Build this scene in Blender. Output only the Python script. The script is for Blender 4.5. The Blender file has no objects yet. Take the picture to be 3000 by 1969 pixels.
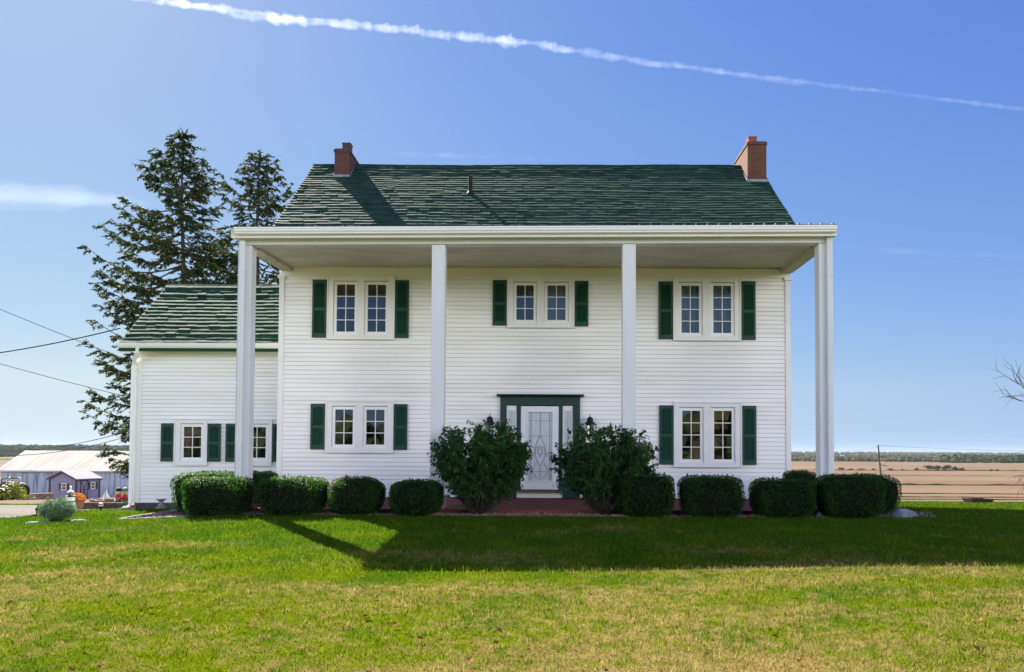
import bpy, math, random
import numpy as np
from mathutils import Vector, Matrix
S = bpy.context.scene
COL = S.collection
R = random.Random(7)
RG = np.random.default_rng(11)

# ------------------------------------------------------------------ camera
F, PX, ROLL = 2300.0, 1600.0, .0047
TILT = math.atan(.0336)
CZ = 1.25
cam = bpy.data.cameras.new('camera')
cam.sensor_width = 36; cam.lens = 36 * F / 3000
cam.shift_x = -100 / 3000
PY = 1323 - F * math.tan(TILT)
cam.shift_y = (PY - 984.5) / 3000
cam.clip_end = 60000; cam.clip_start = .1
co = bpy.data.objects.new('camera', cam); COL.objects.link(co)
cr = Vector((math.cos(ROLL), 0, math.sin(ROLL)))
cf = Vector((0, math.cos(TILT), math.sin(TILT))); cf = (cf - cr * cf.dot(cr)).normalized()
cu = cr.cross(cf)
co.matrix_world = Matrix.Translation((0, 0, CZ)) @ Matrix((cr, cu, -cf)).transposed().to_4x4()
S.camera = co

def at(px, py, Y):
    """world point seen at a photo pixel, at distance Y"""
    d = cr * ((px - PX) / F) - cu * ((py - PY) / F) + cf
    k = Y / d.y
    return Vector((d.x * k, Y, CZ + d.z * k))

# ------------------------------------------------------------------ sky, sun, exposure
SUN = Vector((.70, -1.01, -1.0)).normalized()          # travel direction of the light
W = bpy.data.worlds.new('World'); S.world = W; W.use_nodes = True
wn, wl = W.node_tree.nodes, W.node_tree.links
tc = wn.new('ShaderNodeTexCoord')
sp = wn.new('ShaderNodeSeparateXYZ'); wl.new(tc.outputs['Generated'], sp.inputs[0])
mz = wn.new('ShaderNodeMath'); mz.operation = 'MAXIMUM'; mz.inputs[1].default_value = .075; wl.new(sp.outputs[2], mz.inputs[0])
cb = wn.new('ShaderNodeCombineXYZ')
wl.new(sp.outputs[0], cb.inputs[0]); wl.new(sp.outputs[1], cb.inputs[1]); wl.new(mz.outputs[0], cb.inputs[2])
sky = wn.new('ShaderNodeTexSky'); sky.sky_type = 'NISHITA'; sky.sun_disc = False
sky.sun_elevation = math.asin(-SUN.z); sky.sun_rotation = math.atan2(-SUN.x, -SUN.y)
sky.air_density = 1.0; sky.dust_density = .4; sky.ozone_density = 2.0; sky.altitude = 200
wl.new(cb.outputs[0], sky.inputs[0])
def vop(op, a, v):            # soft highlight roll-off of the sky radiance, per channel: g*c / (1 + k*c)
    n = wn.new('ShaderNodeVectorMath'); n.operation = op; wl.new(a, n.inputs[0])
    if isinstance(v, tuple): n.inputs[1].default_value = v
    else: wl.new(v, n.inputs[1])
    return n.outputs[0]
skyc = vop('DIVIDE', vop('MULTIPLY', sky.outputs[0], (.268, .372, 1.845)), vop('ADD', vop('MULTIPLY', sky.outputs[0], (.025, .06, .6)), (1., 1., 1.)))
# unseen bright clouds added behind the camera as fill for the shaded front wall
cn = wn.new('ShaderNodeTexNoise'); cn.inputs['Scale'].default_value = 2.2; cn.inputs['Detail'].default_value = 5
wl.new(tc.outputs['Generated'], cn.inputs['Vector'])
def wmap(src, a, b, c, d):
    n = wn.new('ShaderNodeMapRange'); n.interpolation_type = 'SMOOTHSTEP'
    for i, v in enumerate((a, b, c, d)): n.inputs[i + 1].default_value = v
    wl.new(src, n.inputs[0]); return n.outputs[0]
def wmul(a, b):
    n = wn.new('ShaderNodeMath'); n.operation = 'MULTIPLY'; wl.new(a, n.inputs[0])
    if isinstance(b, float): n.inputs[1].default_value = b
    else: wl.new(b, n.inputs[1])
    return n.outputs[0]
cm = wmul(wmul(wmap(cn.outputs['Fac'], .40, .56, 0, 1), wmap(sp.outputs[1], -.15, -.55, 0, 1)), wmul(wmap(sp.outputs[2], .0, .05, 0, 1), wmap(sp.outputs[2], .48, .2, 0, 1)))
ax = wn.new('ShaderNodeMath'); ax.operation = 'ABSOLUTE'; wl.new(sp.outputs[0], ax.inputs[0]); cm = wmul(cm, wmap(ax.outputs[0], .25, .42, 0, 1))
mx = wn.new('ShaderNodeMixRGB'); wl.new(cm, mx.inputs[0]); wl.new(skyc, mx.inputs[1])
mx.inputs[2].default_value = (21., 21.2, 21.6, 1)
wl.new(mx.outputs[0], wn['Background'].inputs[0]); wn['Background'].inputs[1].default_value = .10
sl = bpy.data.lights.new('sun', 'SUN'); sl.energy = 5.0; sl.angle = math.radians(.5); sl.color = (1, .94, .84)
so = bpy.data.objects.new('sun', sl); COL.objects.link(so); so.rotation_euler = SUN.to_track_quat('-Z', 'Y').to_euler(); so.location = (0, 0, 60)
S.view_settings.view_transform = 'Standard'; S.view_settings.look = 'None'; S.view_settings.gamma = 1
S.view_settings.exposure = 1.75
S.cycles.max_bounces = 8; S.cycles.transparent_max_bounces = 12; S.cycles.volume_bounces = 0
S.cycles.use_denoising = True

# ------------------------------------------------------------------ tagging and mesh helpers
def tag(o, label=None, cat=None, group=None, kind=None):
    if label: o['label'] = label
    if cat: o['category'] = cat
    if group: o['group'] = group
    if kind: o['kind'] = kind
    return o
def empty(name, loc=(0, 0, 0), rz=0):
    o = bpy.data.objects.new(name, None); COL.objects.link(o); o.location = loc; o.rotation_euler = (0, 0, rz)
    o.empty_display_size = .2
    return o
def link(name, me, mats, parent=None, loc=None, rz=0):
    for m in (mats if isinstance(mats, (list, tuple)) else [mats]): me.materials.append(m)
    o = bpy.data.objects.new(name, me); COL.objects.link(o)
    if parent: o.parent = parent
    if loc is not None: o.location = loc
    if rz: o.rotation_euler = (0, 0, rz)
    return o
class MB:
    def __init__(s): s.v = []; s.f = []; s.m = []
    def add(s, vs, fs, mi=0):
        b = len(s.v); s.v += [tuple(v) for v in vs]; s.f += [tuple(i + b for i in f) for f in fs]; s.m += [mi] * len(fs); return s
    def box(s, x0, x1, y0, y1, z0, z1, mi=0, M=None):
        vs = [Vector((x, y, z)) for z in (z0, z1) for y in (y0, y1) for x in (x0, x1)]
        if M: vs = [M @ v for v in vs]
        return s.add(vs, [(0, 2, 3, 1), (4, 5, 7, 6), (0, 1, 5, 4), (1, 3, 7, 5), (3, 2, 6, 7), (2, 0, 4, 6)], mi)
    def hexa(s, p, mi=0):       # 8 points: bottom 4 (ccw) then top 4
        return s.add(p, [(3, 2, 1, 0), (4, 5, 6, 7), (0, 1, 5, 4), (1, 2, 6, 5), (2, 3, 7, 6), (3, 0, 4, 7)], mi)
    def prism(s, prof, a, b, mi=0):   # prof: list of points -> function a(p), b(p) give the two ends
        n = len(prof); vs = [a(p) for p in prof] + [b(p) for p in prof]
        fs = [(i, (i + 1) % n, n + (i + 1) % n, n + i) for i in range(n)] + [tuple(range(n))[::-1], tuple(range(n, 2 * n))]
        return s.add(vs, fs, mi)
    def tube(s, pts, rad, n=6, mi=0, cap=True):
        pts = [Vector(p) for p in pts]; k = len(pts)
        rad = rad if isinstance(rad, (list, tuple)) else [rad] * k
        b = len(s.v); u = None
        for i in range(k):
            t = (pts[min(i + 1, k - 1)] - pts[max(i - 1, 0)]).normalized()
            if u is None:
                u = t.orthogonal().normalized()
            else:
                u = (u - t * u.dot(t)); u = u.normalized() if u.length > 1e-6 else t.orthogonal().normalized()
            w = t.cross(u)
            for j in range(n):
                a = 2 * math.pi * j / n
                s.v.append(tuple(pts[i] + (u * math.cos(a) + w * math.sin(a)) * rad[i]))
        for i in range(k - 1):
            for j in range(n):
                s.f.append((b + i * n + j, b + i * n + (j + 1) % n, b + (i + 1) * n + (j + 1) % n, b + (i + 1) * n + j)); s.m.append(mi)
        if cap:
            s.f.append(tuple(b + j for j in range(n))[::-1]); s.f.append(tuple(b + (k - 1) * n + j for j in range(n))); s.m += [mi, mi]
        return s
    def lathe(s, prof, c=(0, 0, 0), n=14, mi=0, sx=1, sy=1):
        b = len(s.v)
        for r, z in prof:
            for j in range(n):
                a = 2 * math.pi * j / n
                s.v.append((c[0] + r * sx * math.cos(a), c[1] + r * sy * math.sin(a), c[2] + z))
        for i in range(len(prof) - 1):
            for j in range(n):
                s.f.append((b + i * n + j, b + i * n + (j + 1) % n, b + (i + 1) * n + (j + 1) % n, b + (i + 1) * n + j)); s.m.append(mi)
        s.f.append(tuple(b + j for j in range(n))[::-1]); s.f.append(tuple(b + (len(prof) - 1) * n + j for j in range(n))); s.m += [mi, mi]
        return s
    def ball(s, c, r, sx=1, sy=1, sz=1, n=12, k=8, mi=0):
        return s.lathe([(max(1e-3, r * math.sin(math.pi * i / k)), -r * sz * math.cos(math.pi * i / k)) for i in range(k + 1)], c, n, mi, sx, sy)
    def mesh(s, name, smooth=False):
        me = bpy.data.meshes.new(name); me.from_pydata(s.v, [], s.f)
        me.polygons.foreach_set('material_index', s.m)
        if smooth: me.polygons.foreach_set('use_smooth', [True] * len(s.f))
        me.update(); return me
    def build(s, name, mats, parent=None, loc=None, rz=0, smooth=False, bevel=0):
        o = link(name, s.mesh(name, smooth), mats, parent, loc, rz)
        if bevel:
            b = o.modifiers.new('bevel', 'BEVEL'); b.width = bevel; b.segments = 2; b.limit_method = 'ANGLE'
        return o
def npmesh(name, V, Fc, n, mi=None, smooth=False):
    """V (k,3) array, Fc (m,n) array of n-gons"""
    me = bpy.data.meshes.new(name); V = np.asarray(V, np.float32); Fc = np.asarray(Fc, np.int32)
    me.vertices.add(len(V)); me.vertices.foreach_set('co', V.ravel())
    me.loops.add(Fc.size); me.loops.foreach_set('vertex_index', Fc.ravel())
    me.polygons.add(len(Fc)); me.polygons.foreach_set('loop_start', np.arange(len(Fc), dtype=np.int32) * n)
    if mi is not None: me.polygons.foreach_set('material_index', np.asarray(mi, np.int32))
    me.polygons.foreach_set('use_smooth', np.full(len(Fc), bool(smooth)))
    me.update(calc_edges=True); me.validate(); return me

# ------------------------------------------------------------------ materials
def node_mat(name):
    m = bpy.data.materials.new(name); m.use_nodes = True
    return m, m.node_tree.nodes, m.node_tree.links, m.node_tree.nodes['Principled BSDF']
def mat(name, c, c2=None, rough=.6, spec=.4, scale=3., detail=5, lo=.38, hi=.64, bump=0., bscale=30., transl=0., metal=0., stretch=(1, 1, 1), tint=None, coord='Object', rand=0.):
    m, n, l, p = node_mat(name)
    p.inputs['Roughness'].default_value = rough; p.inputs['Specular IOR Level'].default_value = spec; p.inputs['Metallic'].default_value = metal
    col = None
    t = n.new('ShaderNodeTexCoord'); src = t.outputs[coord] if coord != 'World' else n.new('ShaderNodeNewGeometry').outputs['Position']
    mp = n.new('ShaderNodeMapping'); mp.inputs['Scale'].default_value = stretch; l.new(src, mp.inputs[0]); src = mp.outputs[0]
    if c2 is not None:
        nz = n.new('ShaderNodeTexNoise'); nz.inputs['Scale'].default_value = scale; nz.inputs['Detail'].default_value = detail
        l.new(src, nz.inputs['Vector'])
        mr = n.new('ShaderNodeMapRange'); mr.inputs[1].default_value = lo; mr.inputs[2].default_value = hi; l.new(nz.outputs['Fac'], mr.inputs[0])
        mx = n.new('ShaderNodeMixRGB'); l.new(mr.outputs[0], mx.inputs[0]); mx.inputs[1].default_value = (*c, 1); mx.inputs[2].default_value = (*c2, 1)
        col = mx.outputs[0]
    else:
        rgb = n.new('ShaderNodeRGB'); rgb.outputs[0].default_value = (*c, 1); col = rgb.outputs[0]
    if rand:
        g = n.new('ShaderNodeNewGeometry'); h = n.new('ShaderNodeHueSaturation')
        mr2 = n.new('ShaderNodeMapRange'); mr2.inputs[3].default_value = 1 - rand; mr2.inputs[4].default_value = 1 + rand
        l.new(g.outputs['Random Per Island'], mr2.inputs[0]); l.new(mr2.outputs[0], h.inputs['Value']); l.new(col, h.inputs['Color']); col = h.outputs[0]
    l.new(col, p.inputs['Base Color'])
    if bump:
        bz = n.new('ShaderNodeTexNoise'); bz.inputs['Scale'].default_value = bscale; bz.inputs['Detail'].default_value = 4; l.new(src, bz.inputs['Vector'])
        bp = n.new('ShaderNodeBump'); bp.inputs['Strength'].default_value = bump; bp.inputs['Distance'].default_value = .02
        l.new(bz.outputs['Fac'], bp.inputs['Height']); l.new(bp.outputs[0], p.inputs['Normal'])
    if transl:
        tr = n.new('ShaderNodeBsdfTranslucent'); l.new(col, tr.inputs[0])
        if tint:
            tm = n.new('ShaderNodeMixRGB'); tm.blend_type = 'MULTIPLY'; tm.inputs[0].default_value = 1; l.new(col, tm.inputs[1]); tm.inputs[2].default_value = (*tint, 1); l.new(tm.outputs[0], tr.inputs[0])
        ms = n.new('ShaderNodeMixShader'); ms.inputs[0].default_value = transl
        l.new(p.outputs[0], ms.inputs[1]); l.new(tr.outputs[0], ms.inputs[2]); l.new(ms.outputs[0], n['Material Output'].inputs[0])
    return m
def brick_mat(name, c1, c2, mortar, w=.2, h=.067, rough=.8, lichen=None, axis='XZ'):
    m, n, l, p = node_mat(name)
    t = n.new('ShaderNodeTexCoord'); s = n.new('ShaderNodeSeparateXYZ'); l.new(t.outputs['Object'], s.inputs[0])
    c = n.new('ShaderNodeCombineXYZ')
    if axis == 'XZ':
        a = n.new('ShaderNodeMath'); a.operation = 'ADD'; l.new(s.outputs[0], a.inputs[0]); l.new(s.outputs[1], a.inputs[1]); l.new(a.outputs[0], c.inputs[0]); l.new(s.outputs[2], c.inputs[1])
    else:
        l.new(s.outputs[0], c.inputs[0]); l.new(s.outputs[1], c.inputs[1])
    b = n.new('ShaderNodeTexBrick'); b.inputs['Scale'].default_value = 1; b.inputs['Brick Width'].default_value = w; b.inputs['Row Height'].default_value = h
    b.inputs['Mortar Size'].default_value = .006; b.inputs['Color1'].default_value = (*c1, 1); b.inputs['Color2'].default_value = (*c2, 1); b.inputs['Mortar'].default_value = (*mortar, 1)
    l.new(c.outputs[0], b.inputs['Vector'])
    col = b.outputs['Color']
    nz = n.new('ShaderNodeTexNoise'); nz.inputs['Scale'].default_value = 5; nz.inputs['Detail'].default_value = 6; l.new(t.outputs['Object'], nz.inputs['Vector'])
    mr = n.new('ShaderNodeMapRange'); mr.inputs[1].default_value = .45; mr.inputs[2].default_value = .7; mr.inputs[4].default_value = .75; l.new(nz.outputs['Fac'], mr.inputs[0])
    mx = n.new('ShaderNodeMixRGB'); l.new(mr.outputs[0], mx.inputs[0]); l.new(col, mx.inputs[1]); mx.inputs[2].default_value = (*(lichen or (.09, .05, .04)), 1)
    l.new(mx.outputs[0], p.inputs['Base Color']); p.inputs['Roughness'].default_value = rough; p.inputs['Specular IOR Level'].default_value = .2
    bp = n.new('ShaderNodeBump'); bp.inputs['Strength'].default_value = .5; bp.inputs['Distance'].default_value = .01; bp.invert = True
    l.new(b.outputs['Fac'], bp.inputs['Height']); l.new(bp.outputs[0], p.inputs['Normal'])
    return m
def glass_mat(name, ior=2.0, tint=(.8, .85, .85), wavy=.0, rough=.0):
    m, n, l, p = node_mat(name); n.remove(p)
    fr = n.new('ShaderNodeFresnel'); fr.inputs[0].default_value = ior
    tr = n.new('ShaderNodeBsdfTransparent'); tr.inputs[0].default_value = (*tint, 1)
    gl = n.new('ShaderNodeBsdfGlossy'); gl.inputs['Roughness'].default_value = rough
    t = n.new('ShaderNodeTexCoord'); nz = n.new('ShaderNodeTexNoise'); nz.inputs['Scale'].default_value = 2.5; l.new(t.outputs['Object'], nz.inputs['Vector'])
    bp = n.new('ShaderNodeBump'); bp.inputs['Strength'].default_value = wavy; bp.inputs['Distance'].default_value = .01
    l.new(nz.outputs['Fac'], bp.inputs['Height']); l.new(bp.outputs[0], gl.inputs['Normal'])
    ms = n.new('ShaderNodeMixShader'); l.new(fr.outputs[0], ms.inputs[0]); l.new(tr.outputs[0], ms.inputs[1]); l.new(gl.outputs[0], ms.inputs[2])
    l.new(ms.outputs[0], n['Material Output'].inputs[0]); return m

M = {}
M['siding'] = mat('white_siding_paint', (.87, .85, .82), (.74, .70, .64), rough=.55, scale=1.1, detail=8, lo=.45, hi=.8, bump=.12, bscale=60, stretch=(.3, 1, 2.5))
M['trim'] = mat('white_trim_paint', (.82, .80, .77), (.75, .72, .67), rough=.5, scale=2.5, detail=8, lo=.5, hi=.85, bump=.05)
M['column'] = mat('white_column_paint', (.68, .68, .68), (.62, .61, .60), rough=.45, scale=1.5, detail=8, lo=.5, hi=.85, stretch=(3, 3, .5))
M['soffit'] = mat('porch_ceiling_paint', (.60, .55, .47), (.45, .40, .33), rough=.7, scale=2.2, detail=10, lo=.42, hi=.8, bump=.1, stretch=(.6, 1.4, 1))
M['beam_in'] = mat('weathered_beam_paint', (.62, .56, .47), (.42, .36, .28), rough=.8, scale=6, detail=10, lo=.4, hi=.75, bump=.3, bscale=25)
M['shutter'] = mat('green_shutter_paint', (.004, .052, .028), (.008, .040, .020), rough=.5, scale=3, detail=6, bump=.04)
M['door_green'] = mat('green_door_trim_paint', (.012, .052, .040), (.016, .040, .030), rough=.55, scale=4)
M['door'] = mat('white_door_paint', (.80, .79, .80), rough=.4)
M['vinyl'] = mat('white_vinyl', (.86, .85, .83), rough=.35)
M['metal_dark'] = mat('dark_roof_metal', (.03, .04, .045), rough=.45, metal=.3)
M['black'] = mat('black_metal', (.008, .008, .010), rough=.65, spec=.25)
M['flash'] = mat('grey_flashing', (.30, .31, .33), (.20, .21, .23), rough=.55, metal=.4, scale=8)
M['brick_dark'] = brick_mat('chimney_brick', (.085, .030, .026), (.12, .045, .036), (.12, .095, .08))
M['brick_lichen'] = brick_mat('lichened_chimney_brick', (.105, .032, .024), (.14, .048, .030), (.13, .10, .075), lichen=(.15, .072, .024))
M['paver'] = brick_mat('red_porch_brick', (.17, .032, .026), (.23, .050, .036), (.11, .055, .045), w=.2, h=.1, axis='XY')
M['found'] = mat('foundation_concrete', (.05, .05, .055), (.09, .09, .09), rough=.9, scale=6, bump=.3)
M['glass'] = glass_mat('window_glass', 2.15, wavy=.02)
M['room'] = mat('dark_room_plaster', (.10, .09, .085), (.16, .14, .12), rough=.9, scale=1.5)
M['curtain'] = mat('sheer_curtain', (.38, .40, .44), (.30, .31, .35), rough=.9, scale=5, stretch=(4, 1, .5))
M['blind'] = mat('window_blind', (.30, .30, .30), (.24, .23, .22), rough=.8, scale=2)
M['bark'] = mat('tree_bark', (.055, .040, .030), (.10, .075, .055), rough=.9, scale=9, bump=.5, bscale=20, stretch=(2, 2, .5))
M['stem'] = mat('shrub_stems', (.030, .024, .018), (.06, .05, .038), rough=.9, scale=12)

def shingle_mat(name, a, b, c):
    m, n, l, p = node_mat(name)
    g = n.new('ShaderNodeNewGeometry'); cr_ = n.new('ShaderNodeValToRGB'); l.new(g.outputs['Random Per Island'], cr_.inputs[0])
    e = cr_.color_ramp.elements; e[0].color = (*a, 1); e[1].color = (*c, 1); x = e.new(.5); x.color = (*b, 1)
    nz = n.new('ShaderNodeTexNoise'); nz.inputs['Scale'].default_value = 90; nz.inputs['Detail'].default_value = 3
    t = n.new('ShaderNodeTexCoord'); l.new(t.outputs['Object'], nz.inputs['Vector'])
    h = n.new('ShaderNodeHueSaturation'); mr = n.new('ShaderNodeMapRange'); mr.inputs[3].default_value = .6; mr.inputs[4].default_value = 1.4
    l.new(nz.outputs['Fac'], mr.inputs[0]); l.new(mr.outputs[0], h.inputs['Value']); l.new(cr_.outputs[0], h.inputs['Color']); l.new(h.outputs[0], p.inputs['Base Color'])
    p.inputs['Roughness'].default_value = .8; p.inputs['Specular IOR Level'].default_value = .07
    bp = n.new('ShaderNodeBump'); bp.inputs['Strength'].default_value = .15; bp.inputs['Distance'].default_value = .003
    l.new(nz.outputs['Fac'], bp.inputs['Height']); l.new(bp.outputs[0], p.inputs['Normal'])
    return m
M['shingle'] = shingle_mat('green_roof_shingle', (.012, .038, .026), (.019, .054, .037), (.031, .070, .050))
M['shingle_wing'] = shingle_mat('green_wing_shingle', (.009, .042, .021), (.014, .054, .027), (.022, .066, .036))

# ------------------------------------------------------------------ terrain
def ss(a, b, x):
    t = np.clip((x - a) / (b - a), 0, 1); return t * t * (3 - 2 * t)
RP = np.array([(-60, 0), (17, 0), (24, -.28), (30, -.62), (45, -1.75), (60, -2.88), (72, -3.10), (85, -3.48), (105, -4.14), (150, -4.88), (230, -5.35), (300, -6.3), (420, -8.2), (600, -6.1), (1000, -7.6), (1600, -6), (2600, -1), (4500, 0)])
LP = np.array([(-60, 0), (19.5, 0), (26, -.30), (72, -2.95), (90, -3.85), (150, -6), (400, -9), (900, -8), (1500, -2), (2600, 2), (4500, 2)])
def gz(X, Y):
    X = np.asarray(X, float); Y = np.asarray(Y, float)
    z = np.interp(Y, RP[:, 0], RP[:, 1]); zl = np.interp(Y, LP[:, 0], LP[:, 1])
    sc = np.maximum(1, Y / 25)
    wl_ = ss(3, -9, X / sc)
    z = z * (1 - wl_) + zl * wl_
    z = z - .055 * np.clip(-6 - X, 0, 6) * ss(2, 14, Y)
    a = .046 + (.028 - .046) * ss(-4, 6, X)
    z = z - a * np.clip(14.6 - Y, 0, 40)
    z = z + .018 * np.sin(X * .7 + 1.3) * np.sin(Y * .55) * ss(2, 6, np.abs(Y - 15))
    return z
def gzf(x, y): return float(gz(x, y))
def sheet(name, xs, ys, mats, keep=None, dz=0., smooth=True):
    Xg, Yg = np.meshgrid(xs, ys); V = np.stack([Xg, Yg, gz(Xg, Yg) + dz], -1).reshape(-1, 3)
    nx, ny = len(xs), len(ys)
    i = (np.arange(ny - 1)[:, None] * nx + np.arange(nx - 1)[None]).ravel()
    Fc = np.stack([i, i + 1, i + nx + 1, i + nx], -1)
    return link(name, npmesh(name, V, Fc, 4, smooth=smooth), mats)

def lawn_color(n, l, straw_hi=True):
    """world-position colour of the turf: green with straw patches"""
    g = n.new('ShaderNodeNewGeometry')
    def nz(s, d, vec=g.outputs['Position']):
        x = n.new('ShaderNodeTexNoise'); x.inputs['Scale'].default_value = s; x.inputs['Detail'].default_value = d; l.new(vec, x.inputs['Vector']); return x.outputs['Fac']
    s = n.new('ShaderNodeSeparateXYZ'); l.new(g.outputs['Position'], s.inputs[0])
    mp = n.new('ShaderNodeMapping'); mp.inputs['Rotation'].default_value = (0, 0, .5); mp.inputs['Scale'].default_value = (.55, 1.3, 1); l.new(g.outputs['Position'], mp.inputs[0])
    big = nz(.55, 5, mp.outputs[0]); fine = nz(7, 4)
    far = n.new('ShaderNodeMapRange'); far.inputs[1].default_value = 12.8; far.inputs[2].default_value = 7.6; far.inputs[3].default_value = -.13; far.inputs[4].default_value = .12; l.new(s.outputs[1], far.inputs[0])
    a = n.new('ShaderNodeMath'); a.operation = 'ADD'; l.new(big, a.inputs[0]); l.new(far.outputs[0], a.inputs[1])
    f2 = n.new('ShaderNodeMath'); f2.operation = 'MULTIPLY_ADD'; l.new(fine, f2.inputs[0]); f2.inputs[1].default_value = .7; f2.inputs[2].default_value = -.35
    b = n.new('ShaderNodeMath'); b.operation = 'ADD'; l.new(a.outputs[0], b.inputs[0]); l.new(f2.outputs[0], b.inputs[1])
    mr = n.new('ShaderNodeMapRange'); mr.interpolation_type = 'SMOOTHSTEP'; mr.inputs[1].default_value = .45; mr.inputs[2].default_value = .79; l.new(b.outputs[0], mr.inputs[0])
    gm = n.new('ShaderNodeMixRGB'); mr3 = n.new('ShaderNodeMapRange'); mr3.inputs[1].default_value = .35; mr3.inputs[2].default_value = .65; ga_ = n.new('ShaderNodeMath'); ga_.operation = 'ADD'; l.new(nz(1.4, 4), ga_.inputs[0]); l.new(far.outputs[0], ga_.inputs[1]); l.new(ga_.outputs[0], mr3.inputs[0]); l.new(mr3.outputs[0], gm.inputs[0])
    gm.inputs[1].default_value = (.054, .114, .005, 1); gm.inputs[2].default_value = (.115, .155, .004, 1)
    mx = n.new('ShaderNodeMixRGB'); l.new(mr.outputs[0], mx.inputs[0]); l.new(gm.outputs[0], mx.inputs[1]); mx.inputs[2].default_value = (.27, .20, .068, 1)
    return mx.outputs[0], g
def lawn_mat():
    m, n, l, p = node_mat('lawn_turf')
    c, g = lawn_color(n, l)
    h = n.new('ShaderNodeHueSaturation'); h.inputs['Value'].default_value = .75; l.new(c, h.inputs['Color'])
    l.new(h.outputs[0], p.inputs['Base Color']); p.inputs['Roughness'].default_value = .9; p.inputs['Specular IOR Level'].default_value = .0
    nz = n.new('ShaderNodeTexNoise'); nz.inputs['Scale'].default_value = 45; nz.inputs['Detail'].default_value = 5; l.new(g.outputs['Position'], nz.inputs['Vector'])
    bp = n.new('ShaderNodeBump'); bp.inputs['Strength'].default_value = .8; bp.inputs['Distance'].default_value = .04; l.new(nz.outputs['Fac'], bp.inputs['Height']); l.new(bp.outputs[0], p.inputs['Normal'])
    return m
def grass_mat():
    m, n, l, p = node_mat('grass_blades')
    c, g = lawn_color(n, l)
    h = n.new('ShaderNodeHueSaturation'); mr = n.new('ShaderNodeMapRange'); mr.inputs[3].default_value = .6; mr.inputs[4].default_value = 1.6
    l.new(g.outputs['Random Per Island'], mr.inputs[0]); l.new(mr.outputs[0], h.inputs['Value']); l.new(c, h.inputs['Color'])
    l.new(h.outputs[0], p.inputs['Base Color']); p.inputs['Roughness'].default_value = .7; p.inputs['Specular IOR Level'].default_value = .02
    tr = n.new('ShaderNodeBsdfTranslucent'); l.new(h.outputs[0], tr.inputs[0])
    ms = n.new('ShaderNodeMixShader'); ms.inputs[0].default_value = .5; l.new(p.outputs[0], ms.inputs[1]); l.new(tr.outputs[0], ms.inputs[2]); l.new(ms.outputs[0], n['Material Output'].inputs[0])
    return m
M['lawn'] = lawn_mat(); M['grass'] = grass_mat()
M['field'] = mat('harvested_field', (.165, .112, .070), (.115, .078, .048), rough=.95, spec=.05, scale=.02, detail=9, lo=.35, hi=.68, bump=.6, bscale=.8, coord='World', stretch=(.5, 1.6, 1))
M['far'] = mat('far_ground', (.24, .18, .11), (.08, .11, .045), rough=1, spec=0, scale=.0022, detail=5, lo=.45, hi=.55, coord='World', stretch=(.6, 1.6, 1))
M['gravel'] = mat('gravel_drive', (.17, .15, .125), (.11, .095, .08), rough=.95, spec=.1, scale=14, detail=8, bump=.8, bscale=35, coord='World')
M['bank'] = mat('grassy_bank', (.055, .045, .022), (.035, .035, .014), rough=1, spec=0, scale=.3, detail=6, bump=.8, bscale=3, coord='World')

lx = np.concatenate([np.linspace(-60, -16, 20), np.linspace(-15, 17, 90), np.linspace(18, 60, 20)])
ly = np.concatenate([np.linspace(-60, 2, 26), np.linspace(3, 30, 90)])
tag(sheet('lawn', lx, ly, M['lawn']), kind='structure')
fx = np.concatenate([-np.geomspace(4400, 60, 40), np.linspace(-56, 56, 40), np.geomspace(60, 4400, 40)])
fy = np.concatenate([np.linspace(29.7, 120, 60), np.geomspace(124, 700, 40)])
tag(sheet('field', fx, fy, M['field'], dz=-.02), kind='structure')
tag(sheet('far_hills', fx, np.concatenate([[699], np.geomspace(730, 4400, 50)]), M['far'], dz=-.05), kind='structure')
tag(sheet('back_ground', np.concatenate([-np.geomspace(4400, 60, 16), np.linspace(-40, 40, 6), np.geomspace(60, 4400, 16)]), -np.geomspace(4400, 59, 20), M['lawn'], dz=-.03), kind='structure')

# grassy strips and terrace banks across the right-hand field
def bank(y0, x0, x1, h, wd, seed, amp=.25):
    r = random.Random(seed); mb = MB(); k = 60; P = []
    for i in range(k + 1):
        x = x0 + (x1 - x0) * i / k; y = y0 + amp * math.sin(x * .05 + seed) + amp * .4 * math.sin(x * .21 + seed * 2)
        hh = h * r.uniform(.5, 1.3)
        P.append([(x, y - wd, gzf(x, y - wd) - .05), (x, y - wd * .3, gzf(x, y) + hh), (x, y + wd * .5, gzf(x, y) + hh * .8), (x, y + wd, gzf(x, y + wd) - .05)])
    vs = [p for q in P for p in q]; fs = [(4 * i + j, 4 * i + 4 + j, 4 * i + 5 + j, 4 * i + 1 + j) for i in range(k) for j in range(3)]
    mb.add(vs, [f[::-1] for f in fs])
    return tag(mb.build('terrace_bank', M['bank']), kind='structure')
for i, (y, xa, xb, h, w) in enumerate([(70, 12, 80, .06, .3), (77, 28, 90, .07, .3), (85, 12, 95, .09, .5), (105, 12, 120, .12, .6), (152, 20, 170, .32, 1.2), (234, 20, 150, .12, 1.5)]):
    bank(y, xa, xb, h, w, i + 3)

# gravel drive at the left
tag(sheet('gravel_drive', np.concatenate([np.linspace(-60, -24, 10), np.linspace(-23, -12.2, 14)]), np.linspace(18.0, 26.2, 14), M['gravel'], dz=.012), kind='structure')
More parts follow.
